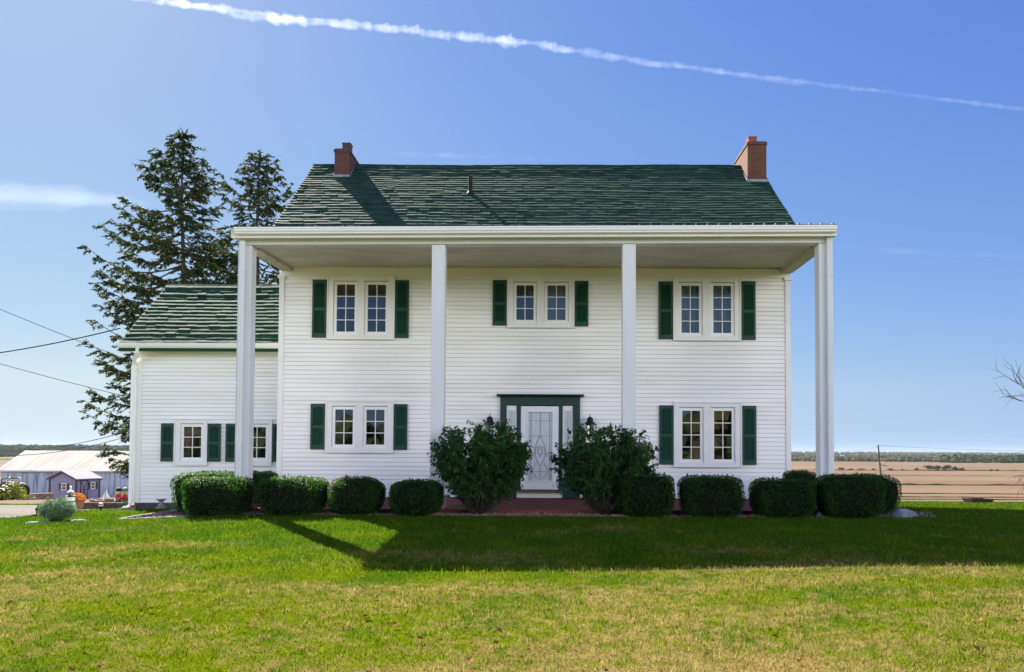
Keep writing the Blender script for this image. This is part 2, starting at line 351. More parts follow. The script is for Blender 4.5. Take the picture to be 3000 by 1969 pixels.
# strip of turf beyond the drive already belongs to the lawn; pull the drive edge off straight with a verge
# planting bed of stone chips round the porch
BED = [(-8.3, 15.35), (-6.6, 15.08), (-2, 15.02), (2, 15.02), (6, 15.05), (7.6, 15.3), (8.0, 16.4), (7.0, 18.6), (5.9, 20.5), (-6.4, 20.2), (-8.2, 20.2), (-8.35, 18)]
def in_poly(x, y, P):
    c = np.zeros(np.shape(x), bool); n = len(P)
    for i in range(n):
        (x1, y1), (x2, y2) = P[i], P[(i + 1) % n]
        c ^= ((y1 > y) != (y2 > y)) & (x < (x2 - x1) * (y - y1) / ((y2 - y1) or 1e-9) + x1)
    return c
M['bedsoil'] = mat('bed_soil', (.10, .075, .06), (.05, .04, .035), rough=1, spec=.05, scale=8, bump=.6, coord='World')
mb = MB(); mb.add([(x, y, gzf(x, y) + .012) for x, y in BED], [tuple(range(len(BED)))])
tag(mb.build('planting_bed', M['bedsoil']), kind='structure')
M['pebble'] = mat('bed_pebbles', (.24, .17, .135), (.13, .10, .085), rough=.85, spec=.2, scale=1.5, rand=.45)
n = 9000
px_ = RG.uniform(-8.3, 8.0, n); py_ = 15.02 + 5.2 * RG.random(n) ** 2.2
k = in_poly(px_, py_, BED) & ~((px_ > -6.3) & (px_ < 5.8) & (py_ > 15.7)); px_, py_ = px_[k], py_[k]
oc = np.array([(1, 0, 0), (0, 1, 0), (-1, 0, 0), (0, -1, 0), (0, 0, 1), (0, 0, -.4)], float)
of = np.array([(0, 1, 4), (1, 2, 4), (2, 3, 4), (3, 0, 4), (1, 0, 5), (2, 1, 5), (3, 2, 5), (0, 3, 5)])
n = len(px_); sz = RG.uniform(.014, .038, (n, 1, 1)) * RG.uniform(.7, 1.3, (n, 1, 3)); ang = RG.uniform(0, 6.28, n)
rot = np.zeros((n, 3, 3)); rot[:, 0, 0] = np.cos(ang); rot[:, 0, 1] = -np.sin(ang); rot[:, 1, 0] = np.sin(ang); rot[:, 1, 1] = np.cos(ang); rot[:, 2, 2] = .7
V = np.einsum('nij,nkj->nki', rot, oc[None] * sz + RG.normal(0, .003, (n, 6, 3))) + np.stack([px_, py_, gz(px_, py_) + .02], -1)[:, None]
tag(link('pebbles', npmesh('pebbles', V.reshape(-1, 3), (of[None] + 6 * np.arange(n)[:, None, None]).reshape(-1, 3), 3), M['pebble']), 'pinkish stone chips covering the planting bed', 'pebbles', kind='stuff')

# ------------------------------------------------------------------ grass (one object)
def grass():
    Ps = []
    for y0, y1, dens, h, w in [(3.2, 6.5, 2100, .045, .0042), (6.5, 9.5, 1300, .047, .0055), (9.5, 15.2, 800, .05, .008), (15.2, 22, 420, .052, .011), (22, 30, 170, .055, .016)]:
        xl, xr = -.73 * y1 - 1.2, .64 * y1 + 1.2
        nn = int(dens * (y1 - y0) * (xr - xl))
        x = RG.uniform(xl, xr, nn); y = RG.uniform(y0, y1, nn)
        k = (x > -.73 * y - 1.2) & (x < .64 * y + 1.2) & ~in_poly(x, y, BED) & ~((x > -10.8) & (x < 5.9) & (y > 18)) & ~((x < -12.15 + .15 * np.sin(y * 3)) & (y > 17.9 + .15 * np.sin(x * 2)) & (y < 26.3))
        x, y = x[k], y[k]; nn = len(x)
        hh = h * RG.uniform(.45, 1.25, nn); ww = w * RG.uniform(.6, 1.3, nn); a = RG.uniform(0, math.pi, nn); le = RG.normal(0, .45, (nn, 2)) * hh[:, None]
        z = gz(x, y) - .004; cl = np.sin(x * 9 + 2 * np.sin(y * 7)) * np.sin(y * 11 + 2 * np.sin(x * 5)); hh = hh * (1 + .30 * cl); tall = RG.random(nn) < .012; hh = np.where(tall, hh * 1.7, hh)
        dx, dy = np.cos(a) * ww, np.sin(a) * ww
        b0 = np.stack([x - dx, y - dy, z], -1); b1 = np.stack([x + dx, y + dy, z], -1); tp = np.stack([x + le[:, 0], y + le[:, 1], z + hh], -1)
        Ps.append(np.stack([b0, b1, tp], 1))
    V = np.concatenate(Ps).reshape(-1, 3)
    o = link('grass', npmesh('grass', V, np.arange(len(V)).reshape(-1, 3), 3), M['grass'])
    tag(o, 'short mown grass with green and straw-coloured patches', 'grass', kind='stuff')
grass()

# ------------------------------------------------------------------ the house
HX0, HX1, HY, HB = -6.37, 5.79, 18.65, 24.8        # main block
Z0, ZS = .14, 5.63                                  # porch floor / soffit
house = tag(empty('farmhouse', (0, HY, 0)), 'white two-storey clapboard farmhouse with tall columned porch and green roof', 'house')
ox, oy = 0, -HY
def hp(mb, name, m, par=None, bevel=0, smooth=False):
    """house part: vertices are given in world coordinates"""
    mb.v = [(x, y - HY, z) for x, y, z in mb.v]
    return mb.build(name, m, par or house, bevel=bevel, smooth=smooth)
def siding(mb, x0, x1, y, z0, z1, e, holes=(), seed=0, sgn=-1, axis='x'):
    r = random.Random(seed); z = z0
    def pt(a, d, z): return (a, y + sgn * d, z) if axis == 'x' else (y + sgn * d, a, z)
    while z < z1 - .005:
        t = min(z + e, z1); sp_ = [(x0, x1)]
        for hx0, hx1, hz0, hz1 in holes:
            if hz0 < (z + t) / 2 < hz1:
                sp_ = [q for a, b in sp_ for q in ((a, min(b, hx0)), (max(a, hx1), b)) if q[1] - q[0] > .002]
        for a, b in sp_:
            cuts = [a]
            while b - cuts[-1] > 4.5: cuts.append(cuts[-1] + r.uniform(1.6, 4.2))
            cuts.append(b)
            for c0, c1 in zip(cuts, cuts[1:]):
                d = .019 + r.uniform(-.0015, .0015); j = r.uniform(-.0006, .0006)
                g0 = c0 + (.0015 if c0 > a else 0)
                mb.add([pt(g0, d, z + j + .008), pt(c1, d, z + j * .5 + .008), pt(c1, .001, t), pt(g0, .001, t), pt(g0, -.006, z + j), pt(c1, -.006, z + j)], [(0, 1, 2, 3), (4, 5, 1, 0)] if sgn < 0 else [(3, 2, 1, 0), (0, 1, 5, 4)])
        z = t
# window openings: (casing x0,x1,z0,z1), [(sash x0,x1,z0,z1)...], rows
WIN = [((-5.21, -3.65, 3.92, 5.425), [(-5.09, -4.51), (-4.35, -3.77)], 4.0, 5.30, 4, 'UL'),
       ((-.92, .63, 4.22, 5.425), [(-.80, -.24), (-.06, .52)], 4.30, 5.30, 3, 'UC'),
       ((3.04, 4.60, 3.93, 5.425), [(3.14, 3.71), (3.90, 4.475)], 4.01, 5.31, 4, 'UR'),
       ((-5.21, -3.65, 1.22, 2.405), [(-5.09, -4.52), (-4.35, -3.77)], 1.31, 2.31, 3, 'LL'),
       ((3.05, 4.61, .92, 2.42), [(3.155, 3.73), (3.91, 4.48)], 1.0, 2.32, 4, 'LR')]
WWIN = [((-9.57, -8.77, .87, 2.03), [(-9.44, -8.84)], .97, 1.93, 3, 'W1'), ((-7.91, -7.10, .87, 2.03), [(-7.78, -7.17)], .97, 1.93, 3, 'W2')]
holes = [(a, b, z0, z1) for c, ss_, z0, z1, n_, nm in WIN for a, b in ss_] + [(-1.05, .76, .2, 2.5)]
mb = MB(); siding(mb, HX0 + .02, HX1 - .02, HY, Z0 + .01, 5.43, .1038, holes, 3)
siding(mb, HY, HB, HX0, .1, 6.4, .104, (), 4, -1, 'y'); siding(mb, HY, HB, HX1, -.2, 6.4, .104, (), 5, 1, 'y')
# gable ends above and the back wall
RS, RY, RZ = .833, 21.72, 9.21                      # roof slope, ridge line
def rz(y): return RZ - RS * abs(y - RY)
for X in (HX0, HX1): mb.add([(X, HY, 6.39), (X, HB, 6.39), (X, RY, 9.1)], [(0, 1, 2), (2, 1, 0)])
mb.box(HX0, HX1, HB, HB + .05, -.3, 6.5)
wall = hp(mb, 'wall', M['siding'])
# inner lining (keeps rooms dark behind the glass)
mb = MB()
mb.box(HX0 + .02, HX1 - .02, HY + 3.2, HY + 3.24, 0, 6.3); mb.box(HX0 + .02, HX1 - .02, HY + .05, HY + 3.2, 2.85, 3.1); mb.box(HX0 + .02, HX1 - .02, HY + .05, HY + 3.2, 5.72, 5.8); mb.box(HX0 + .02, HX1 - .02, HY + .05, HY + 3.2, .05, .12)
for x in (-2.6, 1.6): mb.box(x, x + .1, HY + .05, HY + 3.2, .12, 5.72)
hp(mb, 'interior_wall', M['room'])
# corner boards and frieze
for x0, x1 in ((HX0 - .02, HX0 + .10), (HX1 - .10, HX1 + .02)):
    mb = MB(); mb.box(x0, x1, HY - .035, HY + .08, Z0 - .05, 5.36)
    mb.box(x0 - .03, x1 + .03, HY - .06, HY + .08, 5.36, 5.43); hp(mb, 'corner_board', M['trim'], bevel=.004)
mb = MB(); mb.box(HX0 - .02, HX1 + .02, HY - .03, HY + .02, 5.432, ZS + .01); mb.box(HX0 + .15, HX1 - .15, HY - .036, HY - .028, 5.418, 5.436)
hp(mb, 'frieze_board', M['trim'], bevel=.003)

def window(W_, wy, par, y_off=0):
    (cx0, cx1, cz0, cz1), sx, z0, z1, rows, nm = W_
    yf = wy - .055
    mb = MB(); xs = [cx0] + [v for s_ in sx for v in s_] + [cx1]
    for i in range(0, len(xs), 2): mb.box(xs[i], xs[i + 1], yf, wy + .04, cz0 + .001, cz1 - .001)
    for a, b in sx:
        mb.box(a, b, yf + .0015, wy + .04, z1, cz1 - .002); mb.box(a, b, yf + .0015, wy + .04, cz0 + .002, z0)
    # back band
    bw = .028
    mb.box(cx0 - bw, cx0, yf - .018, wy - .001, cz0 - bw, cz1 + (bw if cz1 < 5 else 0)); mb.box(cx1, cx1 + bw, yf - .018, wy - .001, cz0 - bw, cz1 + (bw if cz1 < 5 else 0))
    mb.box(cx0, cx1, yf - .02, wy - .001, cz0 - bw, cz0)
    if cz1 < 5: mb.box(cx0, cx1, yf - .02, wy - .001, cz1, cz1 + bw)
    w = hp(mb, 'window', M['trim'], bevel=.004)
    for i, (a, b) in enumerate(sx):
        ys = wy - .020; fr = .075 if b - a > .5 else .06
        ga, gb, gz0, gz1 = a + fr, b - fr, z0 + .085, z1 - .085
        mb = MB(); mb.box(a + .004, ga, ys, wy + .03, z0 + .004, z1 - .012); mb.box(gb, b - .004, ys, wy + .03, z0 + .004, z1 - .012)
        mb.box(ga, gb, ys + .001, wy + .03, z0 + .004, gz0); mb.box(ga, gb, ys + .001, wy + .03, gz1, z1 - .012)
        mb.box(ga - .012, gb + .012, ys - .006, ys, gz0 - .012, gz0); mb.box(ga - .012, gb + .012, ys - .006, ys, gz1, gz1 + .012)
        mb.box(a - .0, b, wy - .045, wy - .021, z0 + .001, z0 + .022)
        sash = hp(mb, 'sash', M['vinyl'], w, bevel=.003)
        mb = MB(); xm = (ga + gb) / 2
        mb.box(xm - .009, xm + .009, ys + .006, ys + .024, gz0, gz1)
        for k_ in range(1, rows):
            zz = gz0 + (gz1 - gz0) * k_ / rows; mb.box(ga, gb, ys + .008, ys + .022, zz - .009, zz + .009)
        hp(mb, 'muntins', M['vinyl'], w)
        mb = MB(); mb.add([(ga, ys + .015, gz0), (gb, ys + .015, gz0), (gb, ys + .015, gz1), (ga, ys + .015, gz1)], [(0, 1, 2, 3)])
        hp(mb, 'pane', M['glass'], w)
        if nm in ('UR', 'UC') and not (nm == 'UC' and i == 0):
            mb = MB(); k_ = 26; vs = []
            for j in range(k_ + 1):
                x = ga - .03 + (gb - ga + .06) * j / k_; y = wy + .16 + .018 * math.sin(j * 1.7 + i) + .008 * math.sin(j * 3.1); vs += [(x, y, gz0 - .05), (x, y + .01, gz1 + .05)]
            mb.add(vs, [(2 * j, 2 * j + 2, 2 * j + 3, 2 * j + 1) for j in range(k_)]); hp(mb, 'curtain', M['curtain'], w, smooth=True)
        if nm in ('W1',):
            mb = MB(); mb.box(ga - .02, gb + .02, wy + .1, wy + .115, gz1 - .30, gz1 + .05); hp(mb, 'blind', M['blind'], w)
            for s_ in (-1, 1):
                mb = MB(); cx = xm + s_ * .19; k_ = 10; vs = []
                for j in range(k_ + 1):
                    zz = gz0 - .02 + (gz1 - gz0) * .9 * j / k_; hw = .05 + .09 * abs(j / k_ - .35); vs += [(cx - hw, wy + .12 + .01 * math.sin(j), zz), (cx + hw, wy + .13, zz)]
                mb.add(vs, [(2 * j, 2 * j + 1, 2 * j + 3, 2 * j + 2) for j in range(k_)]); hp(mb, 'curtain', M['curtain'], w)
    return w
for W_ in WIN: window(W_, HY, house)

def shutter(x0, x1, z0, z1, wy, label=None):
    y1, y0 = wy - .019, wy - .055; st = .052; mid = z0 + (z1 - z0) * .49
    mb = MB()
    mb.box(x0, x0 + st, y0, y1, z0, z1); mb.box(x1 - st, x1, y0, y1, z0, z1)
    mb.box(x0 + st, x1 - st, y0 + .001, y1, z0, z0 + .10); mb.box(x0 + st, x1 - st, y0 + .001, y1, z1 - .07, z1); mb.box(x0 + st, x1 - st, y0 + .001, y1, mid - .035, mid + .035)
    fr = mb
    k_ = 8; xa, xb = x0 + st, x1 - st     # arched top rail
    for j in range(k_):
        a, b = xa + (xb - xa) * j / k_, xa + (xb - xa) * (j + 1) / k_
        da = .045 * (1 - math.sin(math.pi * j / k_)); db = .045 * (1 - math.sin(math.pi * (j + 1) / k_))
        fr.hexa([(a, y0 + .002, z1 - .07 - da), (b, y0 + .002, z1 - .07 - db), (b, y1, z1 - .07 - db), (a, y1, z1 - .07 - da), (a, y0 + .002, z1 - .069), (b, y0 + .002, z1 - .069), (b, y1, z1 - .069), (a, y1, z1 - .069)])
    s_ = hp(fr, 'shutter', M['shutter'], bevel=.003)
    mb = MB(); z = z0 + .10
    while z < z1 - .075:
        if not (mid - .06 < z < mid + .035):
            mb.add([(xa, y0 + .008, z), (xb, y0 + .008, z), (xb, y0 + .026, z + .030), (xa, y0 + .026, z + .030)], [(0, 1, 2, 3)])
        z += .030
    mb.box(xa, xb, y1 - .006, y1 - .002, z0 + .05, z1 - .05)
    hp(mb, 'louvres', M['shutter'], s_)
    if label: s_['label'] = label
for a, b, c, d in [(-5.59, -5.245, 3.94, 5.32), (-3.615, -3.29, 3.94, 5.32), (-1.29, -.955, 4.25, 5.33), (.665, .99, 4.24, 5.32), (2.665, 3.005, 3.94, 5.32), (4.635, 4.975, 3.93, 5.33),
                   (-5.59, -5.245, 1.28, 2.36), (-3.615, -3.295, 1.28, 2.36), (2.68, 3.015, .96, 2.36), (4.645, 4.98, .96, 2.36)]:
    shutter(a, b, c, d, HY)

# front door with sidelights
mb = MB()
mb.box(-1.09, -.945, HY - .075, HY + .02, Z0 + .015, 2.345); mb.box(.635, .80, HY - .075, HY + .02, Z0 + .015, 2.345)
mb.box(-.70, -.615, HY - .06, HY + .02, .30, 2.345); mb.box(.305, .385, HY - .06, HY + .02, .30, 2.345)
mb.box(-1.09, .80, HY - .078, HY + .02, 2.346, 2.545)
mb.box(-.945, -.70, HY - .05, HY + .02, .15, .62); mb.box(.385, .635, HY - .05, HY + .02, .15, .62)
sur = hp(mb, 'door_surround', M['door_green'], bevel=.006)
mb = MB(); mb.prism([(0, 2.546), (0, 2.60), (-.23, 2.60), (-.225, 2.575), (-.14, 2.56), (-.11, 2.546)], lambda p: (-1.17, HY + p[0] - .001, p[1]), lambda p: (.885, HY + p[0] - .001, p[1]))
hp(mb, 'door_cornice', M['door_green'])
mb = MB(); mb.box(-.70, .385, HY - .03, HY + .02, .155, .30); hp(mb, 'door_step_panel', M['siding'])
M['brass'] = mat('brass_threshold', (.30, .22, .10), rough=.4, metal=.6)
mb = MB(); mb.box(-.70, .385, HY - .11, HY - .031, .285, .325); hp(mb, 'threshold', M['brass'], bevel=.005)
DY = HY - .035
mb = MB()
mb.box(-.605, -.435, DY, HY + .01, .35, 2.325); mb.box(.155, .30, DY, HY + .01, .35, 2.325); mb.box(-.435, .155, DY + .001, HY + .01, .35, .545); mb.box(-.435, .155, DY + .001, HY + .01, 2.20, 2.325)
for a, b, c, d in ((-.455, -.425, .53, 2.215), (.145, .175, .53, 2.215)): mb.box(a, b, DY - .018, DY - .001, c, d)
for a, b in ((.53, .56), (2.185, 2.215)): mb.box(-.425, .145, DY - .0175, DY - .001, a, b)
door = hp(mb, 'front_door', M['door'], bevel=.004)
def leaded_glass():
    m, n, l, p = node_mat('leaded_door_glass')
    t = n.new('ShaderNodeTexCoord'); w = n.new('ShaderNodeTexNoise'); w.inputs['Scale'].default_value = 9; w.inputs['Detail'].default_value = 3; w.inputs['Distortion'].default_value = 2.5
    l.new(t.outputs['Object'], w.inputs['Vector'])
    bp = n.new('ShaderNodeBump'); bp.inputs['Strength'].default_value = .35; bp.inputs['Distance'].default_value = .03; l.new(w.outputs['Fac'], bp.inputs['Height']); l.new(bp.outputs[0], p.inputs['Normal'])
    p.inputs['Base Color'].default_value = (.60, .62, .62, 1); p.inputs['Roughness'].default_value = .12; p.inputs['Specular IOR Level'].default_value = 1.0
    return m
M['leaded'] = leaded_glass()
mb = MB(); mb.box(-.425, .145, DY + .012, DY + .018, .56, 2.185); hp(mb, 'door_glass', M['leaded'], door)
mb = MB(); yc = DY + .006
def came(pts): mb.tube([(x, yc, z) for x, z in pts], .0055, 4)
for z in (.78, 1.2, 1.62, 1.98): came([(-.42, z), (.14, z)])
for x in (-.36, .08): came([(x, .57), (x, 2.18)])
came([(-.14, 2.18), (-.14, 1.62)]); came([(-.14, .57), (-.14, .9)])
for s_ in (-1, 1):
    came([(-.14 + s_ * .13 * math.sin(math.pi * i / 16), .9 + .72 * i / 16) for i in range(17)])
    came([(-.14 + s_ * (.02 + .19 * i / 8), 1.25 + .12 * math.sin(i * .8)) for i in range(9)])
    came([(-.14, 1.12), (-.14 + s_ * .06, 1.25), (-.14, 1.4)])
    came([(-.14 + s_ * .06, .62), (-.14 + s_ * .2, .78), (-.14 + s_ * .08, 1.0)])
hp(mb, 'leaded_tracery', M['flash'], door)
mb = MB(); mb.ball((-.555, DY - .05, 1.22), .03); mb.tube([(-.555, DY, 1.22), (-.555, DY - .05, 1.22)], .012); mb.box(-.575, -.535, DY - .008, DY, 1.15, 1.36); hp(mb, 'door_handle', M['black'], door, smooth=True)
for a, b in ((-.945, -.70), (.385, .635)):
    mb = MB(); mb.box(a + .002, a + .04, HY - .03, HY + .01, .622, 2.34); mb.box(b - .04, b - .002, HY - .03, HY + .01, .622, 2.34); mb.box(a + .04, b - .04, HY - .029, HY + .01, 2.22, 2.34); mb.box(a + .04, b - .04, HY - .029, HY + .01, .622, .70)
    sd = hp(mb, 'sidelight', M['vinyl'], bevel=.004)
    mb = MB(); mb.box(a + .04, b - .04, HY - .015, HY - .008, .70, 2.22); hp(mb, 'sidelight_glass', M['leaded'], sd)
    mb = MB(); xm = (a + b) / 2
    for z in (.9, 1.25, 1.6, 1.95): mb.box(a + .04, b - .04, HY - .02, HY - .0155, z - .004, z + .004)
    mb.box(xm - .004, xm + .004, HY - .021, HY - .0157, .70, 2.22); hp(mb, 'sidelight_tracery', M['flash'], sd)
# wall lanterns
for x in (-1.33, 1.03):
    mb = MB(); c = (x, HY - .16, 0)
    mb.lathe([(.055, 1.60), (.085, 1.64), (.09, 1.66)], c, 8); mb.lathe([(.13, 1.90), (.11, 1.93), (.075, 1.96), (.072, 2.03), (.05, 2.06), (.012, 2.075), (.01, 2.10), (.003, 2.12)], c, 8)
    for j in range(4):
        a = j * math.pi / 2 + .78; mb.tube([(c[0] + .085 * math.cos(a), c[1] + .085 * math.sin(a), 1.66), (c[0] + .10 * math.cos(a), c[1] + .10 * math.sin(a), 1.91)], .007, 4)
    mb.box(x - .05, x + .05, HY - .045, HY - .016, 1.66, 1.95); mb.tube([(x, HY - .03, 1.80), (x, HY - .10, 2.10), (x, HY - .16, 2.13), (x, HY - .16, 2.08)], .009, 5)
    lan = hp(mb, 'wall_lantern', M['black'])
    mb = MB(); mb.lathe([(.07, 1.665), (.088, 1.90)], c, 8); hp(mb, 'lantern_glass', M['glass'], lan)

# porch: floor, columns, beams, gutter, ceiling, metal roof (the whole top has settled down to the left)
def zt(x): return .0083 * x
mb = MB()
mb.hexa([(HX0 - .15, 15.72, -.15), (HX1 + .15, 15.72, -.15), (HX1 + .15, HY - .001, -.15), (HX0 - .15, HY - .001, -.15), (HX0 - .15, 15.72, .085), (HX1 + .15, 15.72, .085), (HX1 + .15, HY - .001, Z0), (HX0 - .15, HY - .001, Z0)])
hp(mb, 'porch_floor', M['paver'])
CY0, CY1 = 15.97, 16.24
COLX = [(-6.33, -6.055), (-2.36, -2.09), (1.553, 1.82), (5.575, 5.855)]
for i, (a, b) in enumerate(COLX):
    top = 5.50 + zt(a)
    mb = MB(); mb.box(a, b, CY0, CY1, .10, top)
    for sx in (a, b - .022): mb.box(sx, sx + .022, CY0 - .004, CY0, .27, top - .03)
    mb.box(a - .028, b + .028, CY0 - .028, CY1 + .028, .088, .25); mb.box(a - .016, b + .016, CY0 - .016, CY1 + .016, .25, .275)
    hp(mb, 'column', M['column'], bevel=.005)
def beamx(mb, x0, x1, y0, y1, z0, z1):
    mb.hexa([(x0, y0, z0 + zt(x0)), (x1, y0, z0 + zt(x1)), (x1, y1, z0 + zt(x1)), (x0, y1, z0 + zt(x0)), (x0, y0, z1 + zt(x0)), (x1, y0, z1 + zt(x1)), (x1, y1, z1 + zt(x1)), (x0, y1, z1 + zt(x0))])
PXL, PXR = -6.33, 5.855
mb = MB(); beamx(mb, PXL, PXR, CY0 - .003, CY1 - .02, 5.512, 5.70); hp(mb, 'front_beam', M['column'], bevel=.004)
for (a, b) in ((PXL + .003, PXL + .272), (PXR - .272, PXR - .003)):
    z0 = 5.50 + zt(a); mb = MB()
    mb.hexa([(a, CY1, z0), (b, CY1, z0), (b, HY - .031, 5.53), (a, HY - .031, 5.53), (a, CY1, z0 + .3), (b, CY1, z0 + .3), (b, HY - .031, 5.86), (a, HY - .031, 5.86)])
    hp(mb, 'side_beam', M['beam_in'], bevel=.004)
mb = MB(); mb.hexa([(PXL + .27, CY1 - .03, 5.565 + zt(-6)), (PXR - .27, CY1 - .03, 5.565 + zt(6)), (PXR - .27, HY - .032, ZS + .02), (PXL + .27, HY - .032, ZS - .01), (PXL + .27, CY1 - .03, 5.60 + zt(-6)), (PXR - .27, CY1 - .03, 5.60 + zt(6)), (PXR - .27, HY - .032, ZS + .06), (PXL + .27, HY - .032, ZS + .04)])
hp(mb, 'porch_ceiling', M['soffit'])
mb = MB(); beamx(mb, PXL - .09, PXR + .03, 15.80, CY0 - .004, 5.612, 5.79); beamx(mb, PXL - .06, PXR + .02, 15.775, 15.7995, 5.60, 5.624); hp(mb, 'fascia', M['trim'], bevel=.003)
prof = [(15.80, 5.66), (15.72, 5.66), (15.70, 5.672), (15.70, 5.69), (15.672, 5.72), (15.668, 5.755), (15.655, 5.76), (15.655, 5.79), (15.67, 5.79), (15.67, 5.765), (15.785, 5.675), (15.79, 5.79), (15.80, 5.79)]
mb = MB(); mb.prism(prof, lambda p: (PXL + .02, p[0], p[1] + zt(PXL)), lambda p: (PXR - .01, p[0], p[1] + zt(PXR)))
hp(mb, 'gutter', M['vinyl'])
for x0, x1 in ((-6.275, -6.165), (5.715, 5.825)):
    mb = MB(); z1 = 5.665 + zt(x0)
    pr_ = [(x0, CY0 - .008), (x0, CY0 - .085), (x0 + .02, CY0 - .092), (x0 + .03, CY0 - .085), (x0 + .05, CY0 - .085), (x0 + .06, CY0 - .092), (x1 - .03, CY0 - .092), (x1 - .02, CY0 - .085), (x1, CY0 - .085), (x1, CY0 - .008)]
    mb.prism(pr_, lambda p: (p[0], p[1], .30), lambda p: (p[0], p[1], z1)); mb.tube([(x0 + .055, CY0 - .05, .31), (x0 + .055, CY0 - .07, .20), (x0 + .055, CY0 - .2, .13)], .045, 8)
    for z in (1.4, 3.2, 4.9): mb.box(x0 - .012, x1 + .012, CY0 - .094, CY0 - .006, z, z + .025)
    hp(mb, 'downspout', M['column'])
mb = MB()
mb.hexa([(PXL - .08, 15.66, 5.79 + zt(PXL)), (PXR, 15.66, 5.79 + zt(PXR)), (PXR, 18.3, 6.02), (PXL - .08, 18.3, 6.02), (PXL - .08, 15.66, 5.805 + zt(PXL)), (PXR, 15.66, 5.805 + zt(PXR)), (PXR, 18.3, 6.04), (PXL - .08, 18.3, 6.04)])
x = PXL - .05
while x < PXR: mb.hexa([(x, 15.655, 5.804 + zt(x)), (x + .045, 15.655, 5.804 + zt(x)), (x + .045, 18.3, 6.038), (x, 18.3, 6.038), (x + .01, 15.655, 5.83 + zt(x)), (x + .035, 15.655, 5.83 + zt(x)), (x + .035, 18.3, 6.065), (x + .01, 18.3, 6.065)]); x += .2286
hp(mb, 'porch_roof', M['metal_dark'])

# shingled roofs
def shingles(xa, xb, y_eave, z_eave, slope, length, e, tlo, thi, seed, und, ridge_kick, wlo=.20, whi=.34):
    r = np.random.default_rng(seed); th = math.atan(slope); cy, sy = math.cos(th), math.sin(th)
    ph = r.uniform(0, 6.28, 8)
    def u(x, s):
        v = und * (np.sin(x * 1.3 + ph[0] + s * .7) * .5 + np.sin(x * .55 + ph[1] - s * 1.1) * .9 + np.sin(s * 2.1 + ph[2] + x * .25) * .8 + np.sin(x * 2.9 + s * 1.9 + ph[3]) * .25)
        return v + ridge_kick * np.clip(s - (length - .75), 0, 1)
    def P(x, s, h): return np.stack([x, y_eave + s * cy - h * sy, z_eave + s * sy + h * cy], -1)
    V, Fq = [], []; rows = int(length / e) + 1; base = 0
    for j in range(rows):
        s0 = j * e; x = xa - r.uniform(0, whi); xs = [x]
        while x < xb: x += r.uniform(wlo, whi); xs.append(x)
        xs = np.array(xs); a = np.clip(xs[:-1], xa, xb); b = np.clip(xs[1:] - .004, xa, xb); k_ = b - a > .02; a, b = a[k_], b[k_]; m_ = len(a)
        s1 = min(s0 + e * 1.12, length); so_ = s0 + r.normal(0, .009, m_)
        t0 = r.uniform(tlo, thi) + r.normal(0, .0036, m_); tl = t0 + r.normal(0, .0016, m_); tr_ = t0 + r.normal(0, .0016, m_)
        sa = np.full(m_, s1)
        q = [P(a, so_, u(a, so_) + tl), P(b, so_, u(b, so_) + tr_), P(b, sa, u(b, sa) + .003), P(a, sa, u(a, sa) + .003), P(a, so_, u(a, so_) - .012), P(b, so_, u(b, so_) - .012), P(a, sa, u(a, sa) - .012), P(b, sa, u(b, sa) - .012)]
        V.append(np.stack(q, 1).reshape(-1, 3)); i0 = base + 8 * np.arange(m_)[:, None]
        for f in ((0, 1, 2, 3), (4, 5, 1, 0), (5, 7, 2, 1), (6, 4, 0, 3)): Fq.append(i0 + np.array(f)[None])
        base += 8 * m_
    return np.concatenate(V), np.concatenate(Fq), P, u
def roof(name, xa, xb, y_e, z_e, slope, y_r, e, tlo, thi, seed, und, kick, mat_, back_y, par=None):
    z_r = z_e + (y_r - y_e) * slope; length = math.hypot(y_r - y_e, z_r - z_e)
    V, Fq, P, u = shingles(xa, xb, y_e, z_e, slope, length, e, tlo, thi, seed, und, kick)
    V = V - np.array([0, HY, 0]); rf = link(name, npmesh(name, V, Fq, 4), mat_, house)
    mb = MB()          # deck, rear slope, rake boards
    zb = z_r - slope * (back_y - y_r)
    mb.hexa([(xa, y_e, z_e - .20), (xb, y_e, z_e - .20), (xb, y_r, z_r - .20), (xa, y_r, z_r - .20), (xa, y_e, z_e - .05), (xb, y_e, z_e - .05), (xb, y_r, z_r - .05), (xa, y_r, z_r - .05)])
    mb.hexa([(xa, y_r, z_r - .19), (xb, y_r, z_r - .19), (xb, back_y, zb - .2), (xa, back_y, zb - .2), (xa, y_r, z_r + .02), (xb, y_r, z_r + .02), (xb, back_y, zb), (xa, back_y, zb)])
    hp(mb, 'roof_deck', mat_)
    mb = MB(); x = xa
    while x < xb - .01:
        x2 = min(x + .3, xb); h1 = u(np.array([x]), np.array([length]))[0] + R.uniform(.008, .016); h2 = u(np.array([x2]), np.array([length]))[0] + R.uniform(.008, .016)
        mb.add([(x, y_r - .13, z_r - .13 * slope + h1), (x2, y_r - .13, z_r - .13 * slope + h2), (x2, y_r, z_r + h2 + .012), (x, y_r, z_r + h1 + .012), (x2, y_r + .13, z_r - .13 * slope + h2), (x, y_r + .13, z_r - .13 * slope + h1)], [(0, 1, 2, 3), (3, 2, 4, 5)]); x = x2
    hp(mb, 'ridge_cap', mat_)
    return rf
XL, XR = -6.55, 5.965
roof('roof', XL, XR, 18.02, RZ - RS * (RY - 18.02), RS, RY, .165, .024, .034, 5, .013, .05, M['shingle'], HB + .4)
